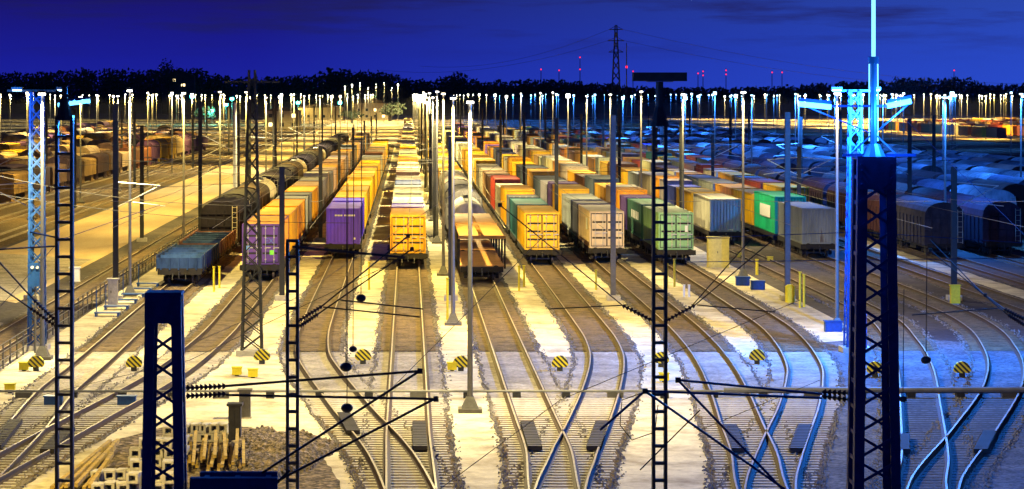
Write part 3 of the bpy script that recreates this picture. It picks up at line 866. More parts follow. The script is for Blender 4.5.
# ------------------------------------------------------------------ lattice towers and masts
def lattice(name, x, y, wt, wb, zt, leg, mt, label, cat, z0=0, panel=None, dt=None, plates=True, group=None, brw=.05, sides=True):
    t = empty(name, (x, y, 0), label, cat, group); dt = dt or wt
    db = wb*dt/wt
    c = lambda sx, sy, z: (sx*(wb + (wt-wb)*(z-z0)/(zt-z0))/2, sy*(db + (dt-db)*(z-z0)/(zt-z0))/2, z)
    for sx in (-1, 1):
        for sy in (-1, 1):
            a, b = c(sx,sy,z0), c(sx,sy,zt); mb = MB()
            # an angle section: one flange facing the camera, one facing sideways
            n = len(mb.v)
            th = .018
            for (ax, ay, w1, w2) in ((-sx*leg/2, 0, leg, th), (0, -sy*leg/2, th, leg)):
                k = len(mb.v)
                for p in (a, b):
                    for ux, uy in ((-1,-1),(1,-1),(1,1),(-1,1)):
                        mb.v.append((p[0]+ax+ux*w1/2, p[1]+ay+uy*w2/2, p[2]))
                mb.f += [(k,k+3,k+2,k+1),(k+4,k+5,k+6,k+7)] + [(k+i,k+(i+1)%4,k+4+(i+1)%4,k+4+i) for i in range(4)]
            mb.build('corner_leg', mt, t)
    ph = panel or wt*.9
    br = MB(); z = z0 if z0 > 0 else .2
    while z < zt - ph*.6:
        z2 = min(z+ph, zt)
        for sy in ((-1, 1) if sides else (-1,)):
            for s in (-1, 1):
                a, b = c(s,sy,z), c(-s,sy,z2); br.bar((a[0], a[1]-sy*.02*s, a[2]), (b[0], b[1]-sy*.02*s, b[2]), brw, .012, up=(0,1,0))
        for sx in (-1, 1):
            if not sides:
                a, b = c(sx,-1,z), c(sx,1,z); br.bar((a[0]-sx*.02, a[1], a[2]), (b[0]-sx*.02, b[1], b[2]), .012, brw*1.4, up=(0,1,0)); continue
            for s in (-1, 1):
                a, b = c(sx,s,z), c(sx,-s,z2); br.bar((a[0]-sx*.02*s, a[1], a[2]), (b[0]-sx*.02*s, b[1], b[2]), .012, brw, up=(0,1,0))
        z = z2
    br.build('bracing', mt, t)
    if plates:
        hw = wt/2+.02; hd = dt/2+.02
        mb = MB().box(-hw,hw,-hd,hd,zt-.02,zt+.03); mb.box(-hw,hw,-hd-.01,-hd+.01,zt-.85*wt,zt-.02)
        mb.build('head_plate', mt, t)
        rv = MB()
        for zz in [zt-.1-.12*q for q in range(5)] :
            for s in (-1,1): rv.tube((s*(hw-.07), -hd-.01, zz),(s*(hw-.07), -hd-.035, zz), .018, n=6)
        rv.build('rivets', mt, t)
    return t
# near towers
def near_tower(pxc, pytop, d, wt, wb, label, zb=0):
    X = (pxc-PX0)*d/F; zt = H - (pytop-PY0)*d/F
    return lattice('lattice_tower', X, d, wt, wb, zt, .165, M['navy'], label, 'lattice tower', 0, panel=.45, dt=wt, sides=False, group='riveted lattice towers in the foreground')
tl = near_tower(164.5, 293, 46, .60, .92, 'short navy blue riveted tower with X bracing, left foreground')
tr = near_tower(873.5, 158, 46, .64, .95, 'tall dark riveted tower, tube mast with added glow on top, right')
# tube mast on top of the right tower
Xr = (873.5-PX0)*46/F; zr = H - (158-PY0)*46/F
mast_m = mat('cyan_tube', (.10,.22,.34), .35, .3, .15, 3)
MB().tube((0,0,zr+.02),(0,0,zr+.25),.22,.10,n=12).tube((0,0,zr+.25),(0,0,12.6),.055,n=12).tube((0,0,12.55),(0,0,12.68),.095,n=12).build('tube_mast', mast_m, tr)
MB().tube((0,0,12.68),(0,0,14.9),.036,n=12).build('glowing_tube', M['mastglow'], tr)  # upper mast given emission for the cyan light falling on it
for s in (-.075,.075): MB().tube((s,0,zr+.3),(s,0,12.6),.012,n=6).build('side_tube', M['mastglow'], tr)  # bright mast edges drawn as thin emissive tubes
for s in (-1,1): MB().bar((0,0,zr+.45),(s*.45,0,zr+.02),.025).build('stay', mast_m, tr)
MB().bar((-.55,0,zr+.05),(.75,0,zr+.05),.05).build('crosspiece', M['navy'], tr)
def blue_arm(parent, pts, d, x0, tubes):
    pass
def tube_lamp(pxa, pya, pxb, pyb, d, label, power, r=.05, ly=1.0):
    a, b = P(pxa,pya,d), P(pxb,pyb,d)
    c = ((a[0]+b[0])/2, d, (a[2]+b[2])/2)
    t = empty('tube_lamp', c, label, 'tube lamp', 'blue tube lamps')
    ra = tuple(a[q]-c[q] for q in range(3)); rb = tuple(b[q]-c[q] for q in range(3))
    MB().tube(ra, rb, r, n=8).build('glowing_tube', M['lampblue'], t)
    MB().bar((ra[0],ra[1],ra[2]+r+.03),(rb[0],rb[1],rb[2]+r+.03),.09,.05).build('housing', M['navy'], t)
    if power:
        light('p', power, BLUE, (0, ly, -.2), t, .15)
    return t
tube_lamp(799,104,831,107,46,'blue tube lamp on an arm left of the lit tube mast', 160, ly=-.4)
tube_lamp(887,106,911,101,46,'blue tube lamp on an arm right of the lit tube mast', 300, ly=-.3)
tube_lamp(58,105,90,101,60,'glowing blue tube lamp above the thin ladder mast on the left', 1500, ly=.6)
a = P(831,106,46); b = P(887,106,46)
MB().bar((a[0]-Xr,0,a[2]),(b[0]-Xr,0,b[2]),.035).bar((a[0]-Xr-.5,0,a[2]+.02),(0,0,a[2]-.5),.02).bar((b[0]-Xr+.4,0,b[2]+.05),(0,0,b[2]-.5),.02).build('lamp_arm', M['navy'], tr)
a = P(20,106,60); b = P(74,104,60)

# slim lattice masts at mid distance
def slim(px, pyb, pyt, mt, label, wb=1.0, wt=.35):
    X, Y = G(px, pyb); zt = H - (pyt-PY0)*Y/F
    t = lattice('lattice_mast', X, Y, wt, wb, zt, .09, mt, label, 'lattice mast', 0, panel=.75, plates=False, group='slim lattice masts', brw=.05)
    MB().box(-wb*.7,wb*.7,-wb*.7,wb*.7,0,.25).build('footing', M['conc'], t)
    return t
m1 = slim(252, 355, 70, M['black'], 'dark lattice mast between the purple container and the ladder mast')
MB().bar((-1.3,0,12.6),(1.3,0,12.6),.1).build('crossarm', M['steel'], m1)
m2 = slim(855, 352, 91, M['bluepaint'], 'blue lattice mast beside the tall riveted tower', .95, .55)
MB().bar((-1.0,0,12.2),(1.0,0,12.2),.1).build('crossarm', M['bluepaint'], m2)
m3 = slim(37, 350, 92, M['bluepaint'], 'blue lit lattice mast at the left edge beside the fence', .8, .62)
MB().bar((-1.4,0,12.2),(1.4,0,12.2),.1).build('crossarm', M['black'], m3)
def flood(parent, x, z, col, mt, power, y=-.25):
    h = MB().box(x-.25,x+.25,y-.12,y+.12,z,z+.12).build('floodlight', M['grey'], parent)
    MB().box(x-.2,x+.2,y-.1,y+.1,z-.06,z-.002).build('lamp_glass', mt, h)
    if power: light('p', power, col, (x*1.6, y-3.2, z-.8), parent, .15)
flood(m2, -.9, 12.25, BLUE, M['lampcool'], 800); flood(m2, .9, 12.25, BLUE, M['lampcool'], 45000)
flood(m3, -.9, 12.25, BLUE, M['lampcool'], 1200); flood(m3, 1.2, 12.25, COOL, M['lampcool'], 0)

def ladder_mast(px, d, pyt, wpx, label, zb=0):
    X = (px-PX0)*d/F; zt = H - (pyt-PY0)*d/F; wd = wpx*d/F
    t = empty('ladder_mast', (X, d, 0), label, 'ladder mast', 'thin masts with rungs in the foreground')
    for s in (-1, 1): MB().box(s*wd/2-.035, s*wd/2+.035, -.12, .12, 0, zt).build('upright', M['steel'], t)
    z = .3; rg = MB().box(-wd/2+.035, wd/2-.035, -.10, .10, 0, .06).mesh('rung', M['steel'])
    while z < zt: link('rung', rg, t, (0, 0, z)); z += 17.2*d/F
    return t, X, zt
lm1 = ladder_mast(64.5, 60, 116, 15, 'thin black ladder mast under the glowing blue tube, left')
lm2 = ladder_mast(292.5, 60, 242, 10, 'short black ladder mast in front of the violet container')
lm3 = ladder_mast(659.5, 60, 122, 12, 'tall black ladder mast with a dark box beam on top')
t, X, zt = lm3
MB().tube((0,0,zt),(0,0,12.3),.09,n=8).build('neck', M['steel'], t)
MB().tube((0,0,zt-.1),(0,0,zt+.35),.22,.1,n=10).build('collar', M['steel'], t)
MB().box(-.62,.62,-.15,.15,12.32,12.52).box(-.3,.3,-.17,.17,12.30,12.315).build('top_beam', M['steel'], t)
t, X, zt = lm2
MB().box(-.14,.14,-.14,.14,zt,zt+.06).build('cap', M['steel'], t)
MB().bar((0,-.1,zt-.1),(2.6,-.1,zt-.35),.05).build('bracket', M['steel'], t)
MB().tube((0,0,lm1[2]),(0,0,12.2),.07,n=8).tube((0,0,lm1[2]-.1),(0,0,lm1[2]+.4),.2,.1,n=10).build('neck', M['steel'], lm1[0])
MB().bar((-.2,0,12.1),(.6,0,11.75),.05).build('lamp_arm', M['steel'], lm1[0])

# ------------------------------------------------------------------ catenary masts between tracks
def hmast(x, y, zt, mt, label, arms=True):
    t = empty('catenary_mast', (x, y, 0), label, 'catenary mast', 'catenary masts between the tracks')
    mb = MB().box(-.15,.15,-.16,-.13,0,zt).box(-.15,.15,.13,.16,0,zt).box(-.02,.02,-.13,.13,0,zt)
    mb.build('column', mt, t)
    if y < 260: MB().box(-.4,.4,-.4,.4,0,.3).build('footing', M['conc'], t)
    if arms:
        s = 1 if rnd.random() < .5 else -1
        for q in (s, -s) if rnd.random() < .4 else (s,):
            mb = MB().tube((0,0,6.9),(q*2.6,0,6.7),.035,n=5).tube((0,0,5.4),(q*2.6,0,6.7),.035,n=5).tube((q*.9,0,5.75),(q*2.9,0,5.5),.025,n=5)
            mb.build('cantilever', M['pale'], t)
    return t
cx = [-22.0,-16.9,-7.2,2.35,12.1,22.3,32.0,41.6,56,-35.5,-47]
rowdesc = {-22.0:'at the near edge of the sandy road', -16.9:'by the fence', -7.2:'between the purple and violet container rows', 2.35:'on the central walkway', 12.1:'between the yellow and cream container rows', 22.3:'right of the pale green container row',
           32.0:'beside the emerald container row', 41.6:'between the rows of round roofed wagons', 56:'far to the right among blue lit wagons', -35.5:'on the dark tracks beyond the sandy road', -47:'among the left wagon rows'}
for X in cx:
    y = 152.0 if abs(X) < 35 else 215; i = 0
    while y < 640:
        i += 1
        if X == 22.3 and i == 1: zt = 11.0
        elif X in (-7.2, 32.0): zt = 7.8
        elif X == -16.9: zt = 11.5
        elif X == -22.0: zt = 9.5
        else: zt = 10.4 + rnd.uniform(-1, .6)
        hmast(X + rnd.uniform(-.2,.2), y, zt, M['grey'] if (X in (12.1, 22.3) and i == 1) else M['black'], f'{"grey" if X in (12.1, 22.3) and i == 1 else "dark"} catenary mast, {ordn(i)} of those {rowdesc[X]}', arms=(abs(X) > 12.2 or i > 3) and X != 22.3)
        y += 61 if y < 300 else 90
# pale mast beside the sandy road
x, y = G(235, 187)
mp_ = empty('catenary_mast', (x, y, 0), 'brightly lit pale mast with brackets beside the sandy road', 'catenary mast')
MB().tube((0,0,0),(0,0,11),.28,.2,n=10).build('column', M['white'], mp_)
MB().tube((0,0,7),(-5,0,7.2),.06,n=5).tube((0,0,4.6),(-5,0,7.2),.06,n=5).tube((0,0,6.6),(4,0,6.4),.06,n=5).build('cantilever', M['white'], mp_)
# white brackets over the left yard
for k, (a_, b_, c_) in enumerate((((110,205),(45,203),(45,225)), ((205,172),(140,172),(100,196)), ((395,165),(330,163),(300,180)))):
    pass

# ------------------------------------------------------------------ overhead gear in the foreground
def rod(name, segs, r, m, label, cat='rod', group='overhead rods in the foreground', n=6):
    mb = MB()
    for a, b in segs: mb.tube(a, b, r, n=n)
    o = mb.build(name, m); return tag(o, label, cat, group)
def insulator(a, b, label, n=9, r=.062):
    a = Vector(a); b = Vector(b); t = empty('insulator_string', a, label, 'insulator', 'insulator strings')
    d = b - a
    MB().tube((0,0,0), d, .02, n=6).build('core', M['steel'], t)
    mb = MB()
    for i in range(n):
        p = d*((i+.5)/n); u = d.normalized()*.02
        mb.tube(p-u*1.2, p+u*1.2, r, r*.55, n=10)
    mb.build('discs', M['ceram'], t)
    return t
# cantilever pair off the left tower
def arm_set(d, ins, rods_, label, r=.028, m=None):
    r *= .82
    for i, (a, b) in enumerate(ins): insulator(P(*a, d), P(*b, d), f'{["upper","lower","third"][i]} insulator string of the {label}')
    t = empty('cantilever_arm', P(*rods_[0][0], d), f'long {label}', 'cantilever arm', 'cantilever arms in the foreground')
    o = Vector(P(*rods_[0][0], d))
    for i, (a, b) in enumerate(rods_):
        MB().tube(Vector(P(*a, d)) - o, Vector(P(*b, d)) - o, r, n=8).build('tube', m or M['steel'], t)
    for (a, b) in (rods_[0], rods_[1]):
        e = Vector(P(*b, d)) - o; MB().box(e.x-.045,e.x+.045,e.y-.045,e.y+.045,e.z-.045,e.z+.045).build('clamp', M['steel'], t)
    return t
arm_set(46, [((186,388),(226,386)),((186,396),(226,394))], [((226,386),(420,371)),((226,395),(436,399)),((262,489),(436,398)),((262,473),(418,372)),((240,520),(290,470))], 'cantilever reaching right from the short navy tower')
arm_set(46.5, [((866,402),(822,396)),((866,394),(822,392))], [((822,394),(678,380)),((822,398),(645,391)),((645,391),(800,500)),((678,380),(812,520)),((645,391),(600,430))], 'cantilever reaching left from the tall riveted tower', .028, M['navy'])
arm_set(60, [((297,322),(322,306)),((297,328),(318,314))], [((322,306),(408,236)),((318,314),(412,249)),((340,300),(423,309)),((323,307),(420,317))], 'cantilever rising right from the short ladder mast', .022)
arm_set(60, [((57,327),(30,308)),((57,322),(34,300))], [((30,308),(-10,280)),((34,300),(-10,252)),((57,246),(-10,250)),((59,238),(30,232))], 'cantilever at the left edge on the ladder mast', .024)
arm_set(60, [((655,322),(622,305)),((664,322),(695,305))], [((622,305),(500,205)),((695,305),(775,238)),((690,308),(752,238)),((548,309),(628,305)),((697,305),(775,312))], 'wire pair sagging to the tall ladder mast', .017)
arm_set(70, [((1026,320),(1004,309)),((1026,326),(1008,315))], [((1004,309),(985,215+80)),((1008,315),(930,250)),((985,296),(930,240)),((912,315),(1000,308))], 'wire pair at the right edge above the tracks', .02)
# steel platform at the foot of the short tower
pl = empty('steel_platform', (P(190,480,46)[0], 46, 0), 'navy steel platform frame at the foot of the short tower', 'platform')
z = P(0,478,46)[2] - .13
MB().box(.0,1.55,-.1,.1,z-.06,z+.14).build('front_beam', M['navy'], pl)
MB().box(.1,1.5,.9,1.05,z-.06,z+.1).build('rear_beam', M['navy'], pl)
for xx in (.2,.75,1.3): MB().box(xx,xx+.09,.1,.9,z-.05,z+.06).build('cross_beam', M['navy'], pl)
for xx in (.1,1.35): MB().box(xx,xx+.12,.0,.12,0,z-.06).build('leg', M['navy'], pl)
# round weights and loops
for i, (px, py, r) in enumerate(((361,298,5),(353,349,4),(346,367,6),(347,408,6),(926,360,5),(903,399,4))):
    c = P(px, py, 52); t = empty('wire_ball', c, f'black ball hanging on a thin wire, {["below the orange container","above the striped sign","beside the striped sign","over the merging rails","below the tall riveted tower top right","lowest right of the tall tower"][i]}', 'wire ball', 'black balls on the wires')
    mb = MB(); R0 = r*52/F; nn = 10
    for j in range(1, 8):
        a_ = math.pi*j/8
        for q in range(nn): mb.v.append((R0*math.sin(a_)*math.cos(2*math.pi*q/nn), R0*math.sin(a_)*math.sin(2*math.pi*q/nn), R0*.8*math.cos(a_)))
    for j in range(6):
        for q in range(nn): mb.f.append((j*nn+q, (j+1)*nn+q, (j+1)*nn+(q+1)%nn, j*nn+(q+1)%nn))
    mb.f.append(tuple(range(nn))); mb.f.append(tuple(6*nn+q for q in range(nn))[::-1])
    mb.build('ball', M['steel'], t, True)
    MB().tube((0,0,R0*.7),(0.02,0,4.5 if i < 4 else 2.2),.008,n=4).build('hanger', M['steel'], t)
def wire(pts, r, m, label, sag=0):
    q = []
    for i in range(len(pts)-1):
        a, b = Vector(pts[i]), Vector(pts[i+1])
        for j in range(10):
            t = j/10; p = a.lerp(b, t); p.z -= sag*4*t*(1-t); q.append(p)
    q.append(Vector(pts[-1]))
    return tag(MB().path(q, r, 5).build('overhead_wire', m), label, 'overhead wire', 'overhead wires')
def spline(ps, d):
    return [P(x, y, d) for x, y in ps]
wire(spline([(645,392),(622,400),(620,425),(632,440),(655,432),(658,405)], 47), .008, M['steel'], 'thin cable loop hanging left of the tall ladder mast')
wire([P(0,405,80), P(190,360,60), P(420,250,60)], .007, M['steel'], 'thin wire crossing the left tracks up to the centre')
wire([P(380,400,60), P(545,235,60)], .008, M['grey'], 'thin wire rising across the central walkway'), 
wire([P(440,489,50), P(560,400,55), P(800,300,60)], .008, M['steel'], 'thin wire rising right across the crossing rails')
wire([P(690,262,62), P(1040,258,62)], .009, M['bluepaint'], 'blue lit wire across the brown wagons, lower of two')
wire([P(640,240,62), P(860,232,62), P(1040,244,62)], .009, M['bluepaint'], 'blue lit wire across the brown wagons, upper of two')
wire([P(-10,318,64), P(60,240,64), P(160,205,64)], .008, M['grey'], 'thin pale wire at the left edge')
wire([P(200,340,55), P(292,300,60), P(520,150,80)], .006, M['grey'], 'thin wire passing over the violet container')
wire([P(880,95,50), P(1040,250,46)], .006, M['bluepaint'], 'thin stay from the lit tube mast to the right edge')
wire([P(740,460,50), P(700,430,50), P(820,380,52)], .006, M['steel'], 'short slack wire over the bluish rails')
wire([P(640,470,46), P(700,410,46)], .012, M['steel'], 'short dark rod over the pale strip')
for i, (px, zt) in enumerate(((8,5.6),(395,5.6),(13,6.9))): pass
# contact wires above tracks, running away
for k, nm in (('A','leftmost'),('B','purple container'),('C','violet container'),('D','orange container'),('E','car carrier'),('F','yellow container'),('G','cream container'),('H','pale green container'),('J','cream ribbed container'),('K','emerald container')):
    X = XT[k]
    q = [(X + .3*math.sin(j*1.3), 125 + j*61, 5.6) for j in range(8)]
    wire(q, .012, M['grey'], f'contact wire above the {nm} row')
    wire([(p[0], p[1], 6.9) for p in q], .012, M['grey'], f'catenary wire above the {nm} row', .8)
# further thin wires strung over the yard, each between two masts
pr_ = random.Random(3)
for i in range(22):
    xa = pr_.choice((-47,-35.5,-22,-16.9,-7.2,2.35)); xb = xa + pr_.choice((19.3, 29, 38, -14)); ya = pr_.choice((120,152,213,274)); yb = ya + pr_.choice((0,61,61,-30))
    wire([(xa,ya,pr_.uniform(6.5,9)),(xb,yb,pr_.uniform(6,9))], .012, M['grey'] if i % 2 else M['steel'], f'{ordn(i+1)} of the thin wires strung slantwise between yard masts', .5)
# cross spans
for i, (y, x0, x1) in enumerate(((152,-16.9,32),(213,-35.5,41.6),(274,-47,56),(335,-47,56))):
    wire([(x0,y,8.2),(x1,y,8.2)], .015, M['steel'], f'{ordn(i+1)} span wire across the yard between catenary masts', .7)

# ------------------------------------------------------------------ small things on the ground
SIG = MB(); n = 14
prof = [(.36*math.cos(math.pi*q/n), .17+.40*math.sin(math.pi*q/n)) for q in range(n+1)] + [(-.30,.05),(.30,.05)]
prof = prof[:n+1] + [(-.28,.08),(.28,.08)]
SIGM = SIG.prism_y(prof, -.14, .14).mesh('striped_drum', M['stripe'])
spots = [(36,371,'at the left edge beside the fence'),(134,371,'left of the short navy tower'),(262,364,'beside the foot of the dark lattice mast'),(363,364,'between the violet and orange container tracks'),
         (461,371,'on the central walkway'),(560,371,'at the end of the strip below the yellow doors'),(661,367,'behind the tall ladder mast'),(757,364,'at the end of the strip below the pale green doors'),
         (875,377,'seen through the tall riveted tower'),(962,377,'at the end of the sand strip on the right')]
for px, py, wh in spots:
    x, y = G(px, py); t = empty('striped_marker', (x, y, 0), f'yellow and black striped marker {wh}', 'striped marker', 'striped markers between the tracks', R(rnd.uniform(-12,12)))
    o = link('striped_drum', SIGM, t); o.location = (0,0,.10)
    MB().box(-.12,.12,-.1,.1,0,.18).build('foot', M['steel'], t)
for i, (px, py, wh) in enumerate(((24,371,'beside the striped marker at the left edge'),(452,371,'beside the striped marker on the central walkway'),(10,393,'lowest at the left edge'),(237,376,'right of the short tower'),(253,378,'near the foot of the dark lattice mast'),(664,382,'in the strip behind the tall ladder mast'),(740,258,'right of the cream yellow cabinet'),(770,262,'second right of the cream yellow cabinet'))):
    x, y = G(px, py); t = empty('yellow_box', (x, y, 0), f'small yellow box {wh}', 'small box', 'small yellow boxes on the ground')
    MB().box(-.2,.2,-.16,.16,.06,.36).build('box', M['yellow'], t); MB().box(-.23,.23,-.19,.19,.36,.40).build('lid', M['yellow'], t); MB().box(-.08,.08,-.08,.08,0,.06).build('foot', M['steel'], t)
def ypost(px, py, h, label, wd=.09):
    x, y = G(px, py); t = empty('yellow_post', (x, y, 0), label, 'yellow post', 'yellow posts')
    MB().tube((0,0,0),(0,0,h),wd,n=8).build('post', M['yellow'], t); MB().tube((0,0,h),(0,0,h+.05),wd+.03,n=8).build('cap', M['yellow'], t)
for px, py, h, lb in ((214,292,1.5,'left one of two yellow green posts behind the blue wagon'),(219.5,288,1.3,'right one of two yellow green posts behind the blue wagon'),
    (369,290,1.7,'thin yellow post between violet and orange containers'),(519,291,1.5,'left yellow post of the pair below the yellow doors'),(524,287,1.3,'right yellow post of the pair below the yellow doors'),
    (596,290,1.2,'thin yellow post below the cream doors'),(667,288,1.5,'left yellow post of the pair below the pale green doors'),(674.5,287,1.7,'right yellow post of the pair below the pale green doors'),
    (757,275,1.0,'short yellow post beside the blue footed lamp'),(800,308,2.0,'tall yellow post at the grey catenary mast'),(804,307,1.8,'second tall yellow post at the grey catenary mast'),(447.5,320,2.2,'yellow base post on the central walkway')):
    ypost(px, py, h, lb, .07 if h > 1 else .1)
# round yellow box & right yellow box
x, y = G(790, 304); t = empty('yellow_cabinet', (x, y, 0), 'rounded yellow cabinet left of the grey catenary mast', 'cabinet')
MB().tube((0,0,.1),(0,0,1.0),.28,n=14).build('body', M['yellow'], t); MB().tube((0,0,1.0),(0,0,1.12),.3,.15,n=14).build('lid', M['yellow'], t)
x, y = G(955, 305); t = empty('yellow_cabinet', (x, y, 0), 'square yellow cabinet left of the mast on the right', 'cabinet')
MB().box(-.26,.26,-.2,.2,.1,1.1).build('body', M['yellow'], t); MB().box(-.3,.3,-.24,.24,1.1,1.16).build('lid', M['yellow'], t); MB().box(-.2,.2,-.15,.15,0,.1).build('plinth', M['conc'], t)
def cabinet(px, py, wd, h, m, label, dp=.5):
    x, y = G(px, py); t = empty('equipment_cabinet', (x, y, 0), label, 'cabinet')
    MB().box(-wd/2,wd/2,-dp/2,dp/2,.06,h).build('body', m, t); MB().box(-wd/2-.06,wd/2+.06,-dp/2-.06,dp/2+.06,h,h+.08).build('roof', m, t)
    MB().box(-wd/2-.05,wd/2+.05,-dp/2-.05,dp/2+.05,0,.06).build('plinth', M['conc'], t)
    d = MB().box(-wd/2+.06,-.01,-dp/2-.02,-dp/2,.15,h-.1).build('door', m, t); MB().box(-.1,-.06,-dp/2-.05,-dp/2-.02,h*.5,h*.5+.15).build('handle', M['steel'], d)
    MB().box(.01,wd/2-.06,-dp/2-.02,-dp/2,.15,h-.1).build('door', m, t)
    return t
cabinet(718, 268, 1.45, 2.1, M['cabinet'], 'cream yellow cabinet right of the pale green doors', .9)
cabinet(113, 306, .55, 1.5, M['conc'], 'pale grey concrete cabinet at the fence on the left')
cabinet(235, 443, .42, 1.3, M['steel'], 'narrow black cabinet beside the gravel heap', .5)
cabinet(245, 418, .42, 1.0, M['grey'], 'narrow grey cabinet behind the black cabinet', .4)
cabinet(75, 282, .6, .9, M['white'], 'white cabinet left of the fence')
for i, (px, py, wh) in enumerate(((742,285,'at the foot of the lamp right of the yellow cabinet'),(832,331,'at the foot of the nearest lamp on the right'),(757,289,'right of the blue footed lamp'))):
    x, y = G(px, py); t = empty('blue_plinth', (x, y-.3, 0), f'blue box {wh}', 'blue box', 'blue boxes')
    MB().box(-.42,.42,-.25,.25,0,.5).build('box', M['bluepaint'], t); MB().box(-.46,.46,-.29,.29,.5,.56).build('lid', M['bluepaint'], t)
# the pipe across the tracks
pp = empty('cross_pipe', (0,102.9,0), 'long pale pipe crossing all the tracks on low supports', 'pipe')
MB().tube((-24,0,.28),(12.5,0,.28),.05,n=8).build('pipe', M['pipe'], pp)
MB().tube((12.5,0,.32),(40,0,.32),.13,n=10).build('pipe', M['pipe'], pp)
for i in range(33):
    x = -23 + i*1.95; s = .16 if i % 4 else .32
    MB().box(x-s,x+s,-.16,.16,0,.24).build('support', M['steel'] if i % 4 else M['grey'], pp)
for px in (55, 128):
    x, y = G(px, 404); t = empty('blue_box', (x, y-.4, 0), f'blue box on the pipe {"left" if px < 100 else "right"} of the leftmost crossing', 'blue box', 'blue boxes')
    MB().box(-.35,.35,-.2,.2,0,.34).build('box', M['bluepaint'], t); MB().box(-.38,.38,-.23,.23,.34,.38).build('lid', M['bluepaint'], t)
# fence along the left walkway
def railing(x, y0, y1, label, step=2.0, h=1.1):
    t = empty('railing', (x, y0, 0), label, 'railing')
    n = int((y1-y0)/step)
    pm = MB().tube((0,0,0),(0,0,h),.035,n=6).mesh('post', M['grey'])
    for i in range(n+1): link('post', pm, t, (0, i*step, 0))
    for z in (.4,.75,1.1): MB().tube((0,0,z),(0,n*step,z),.025,n=5).build('rail', M['grey'], t)
    return t
railing(-17.75, 106, 236, 'long grey railing along the left walkway')
for i in range(6):
    y = 141 + i*4.4; t = empty('step_block', (-16.3, y, 0), f'blue steel step platform, {ordn(i+1)} along the left railing', 'step', 'blue steps along the railing')
    MB().box(-.7,.7,-.35,.35,.18,.24).build('tread', M['bluepaint'], t)
    for s in (-.6,.6): MB().box(s-.05,s+.05,-.3,.3,0,.18).build('leg', M['bluepaint'], t)
    MB().tube((-.6,0,.24),(-.6,0,1.4),.03,n=5).build('handrail', M['bluepaint'], t)
# blue dwarf signal on the left mast
x, y = G(37, 352); t = empty('signal', (x, y-.6, 0), 'signal head with blue box on the left lattice mast', 'signal')
MB().box(-.22,.22,-.1,.1,3.1,4.2).build('back_board', M['bluepaint'], t)
for s in (-.12,.12): MB().tube((s,-.1,4.0),(s,-.16,4.0),.07,n=10).build('lens', M['white'], t)
MB().tube((0,0.05,0),(0,0.05,3.1),.05,n=6).build('post', M['grey'], t)
# small white posts near the walkway
for i, (px, py, wh) in enumerate(((684,297,'left'),(689,297,'right'))):
    x, y = G(px, py); t = empty('white_post', (x, y, 0), f'low white post, {wh} one of two below the pale green doors', 'post', 'white posts'); MB().tube((0,0,0),(0,0,.7),.07,n=8).build('post', M['white'], t); MB().tube((0,0,.7),(0,0,.74),.09,n=8).build('cap', M['white'], t)

_o = [(40,500),(62,478),(84,459),(108,443),(150,430),(180,424),(215,428),(250,427),(285,436),(312,449),(330,468),(342,489),(345,500)]
_p = []
for a_, b_ in zip(_o, _o[1:]):
    for q in range(6):
        t_ = q/6; _p.append(G(a_[0]+(b_[0]-a_[0])*t_ + rnd.uniform(-2,2), a_[1]+(b_[1]-a_[1])*t_ + rnd.uniform(-1,1)))
sheet('rubble_ground', _p, .016, M['gravel_heap'])
# stacked concrete blocks, timbers and gravel at bottom left
def block(x, y, z, label, rz=0):
    t = tag(link('concrete_block', BLK), label, 'concrete block', 'stacked concrete blocks'); t.location = (x, y, z); t.rotation_euler = (0,0,rz); return t
mb = MB()      # block with a square hole through the face the camera sees
for a in ((-.185,-.10),(.10,.185)): mb.box(a[0],a[1],-.3,.3,0,.30)
mb.box(-.10,.10,-.3,.3,0,.07); mb.box(-.10,.10,-.3,.3,.24,.30); mb.box(-.10,.10,.10,.14,.07,.24)
BLK = mb.mesh('concrete_block', M['block'])
for col in range(8):
    for row in range(4):
        x, y = G(100 + col*11.5, 492 - row*13)
        if row > 1 + col*.35 or rnd.random() < .08: continue
        top = 1 + (col > 2) + (3 < col < 8 and row > 1)
        for z in range(top):
            block(x + rnd.uniform(-.06,.06), y + rnd.uniform(-.2,.2), z*.305, f'pale concrete block, {["bottom","middle","top"][z]} layer, {ordn(row+1)} row, {ordn(col+1)} column of the pile', rnd.uniform(-.18,.18))
for i in range(8):
    x, y = G(184 + i*6.5, 441)
    block(x, y, 0.0, f'dirty concrete block, {ordn(i+1)} behind the yellow timbers', rnd.uniform(-.1,.1))
    if i not in (1,4,7): block(x, y+.1, 0.305, f'dirty concrete block on top, {ordn(i+1)} behind the yellow timbers', rnd.uniform(-.3,.3))
def timber(a, b, label, wd=.14):
    a = Vector(a); b = Vector(b); t = tag(MB().bar((0,0,0), b-a, wd).build('timber', M['plank']), label, 'timber', 'yellow timbers'); t.location = a
for i in range(17):
    px = 186 + i*3.6; sk = rnd.uniform(-2, 7) if i < 12 else rnd.uniform(-8, 10)
    a = G(px, 474 + rnd.uniform(-4,5)); b = G(px + sk, 450 + rnd.uniform(-4,4))
    timber((a[0],a[1],.12 + .16*(i%3)),(b[0],b[1],.2+.18*(i%3)), f'yellow timber, {ordn(i+1)} from the left in the bundle right of the short tower', .10)
for i, (p, q) in enumerate((((52,492),(108,448)),((56,494),(110,449)),((60,494),(112,447)),((66,494),(100,462)),((72,493),(114,452)),((76,493),(118,448)),((84,493),(106,468)),((90,494),(112,462)))):
    a = G(*p); b = G(*q); timber((a[0],a[1],.12 + .12*(i%2)),(b[0],b[1],.14 + .12*(i%2)), f'long yellow timber, {ordn(i+1)} from the left beside the bottom left rails', .12)
hp = MB(); cx_, cy_ = G(275, 455); nn = 60
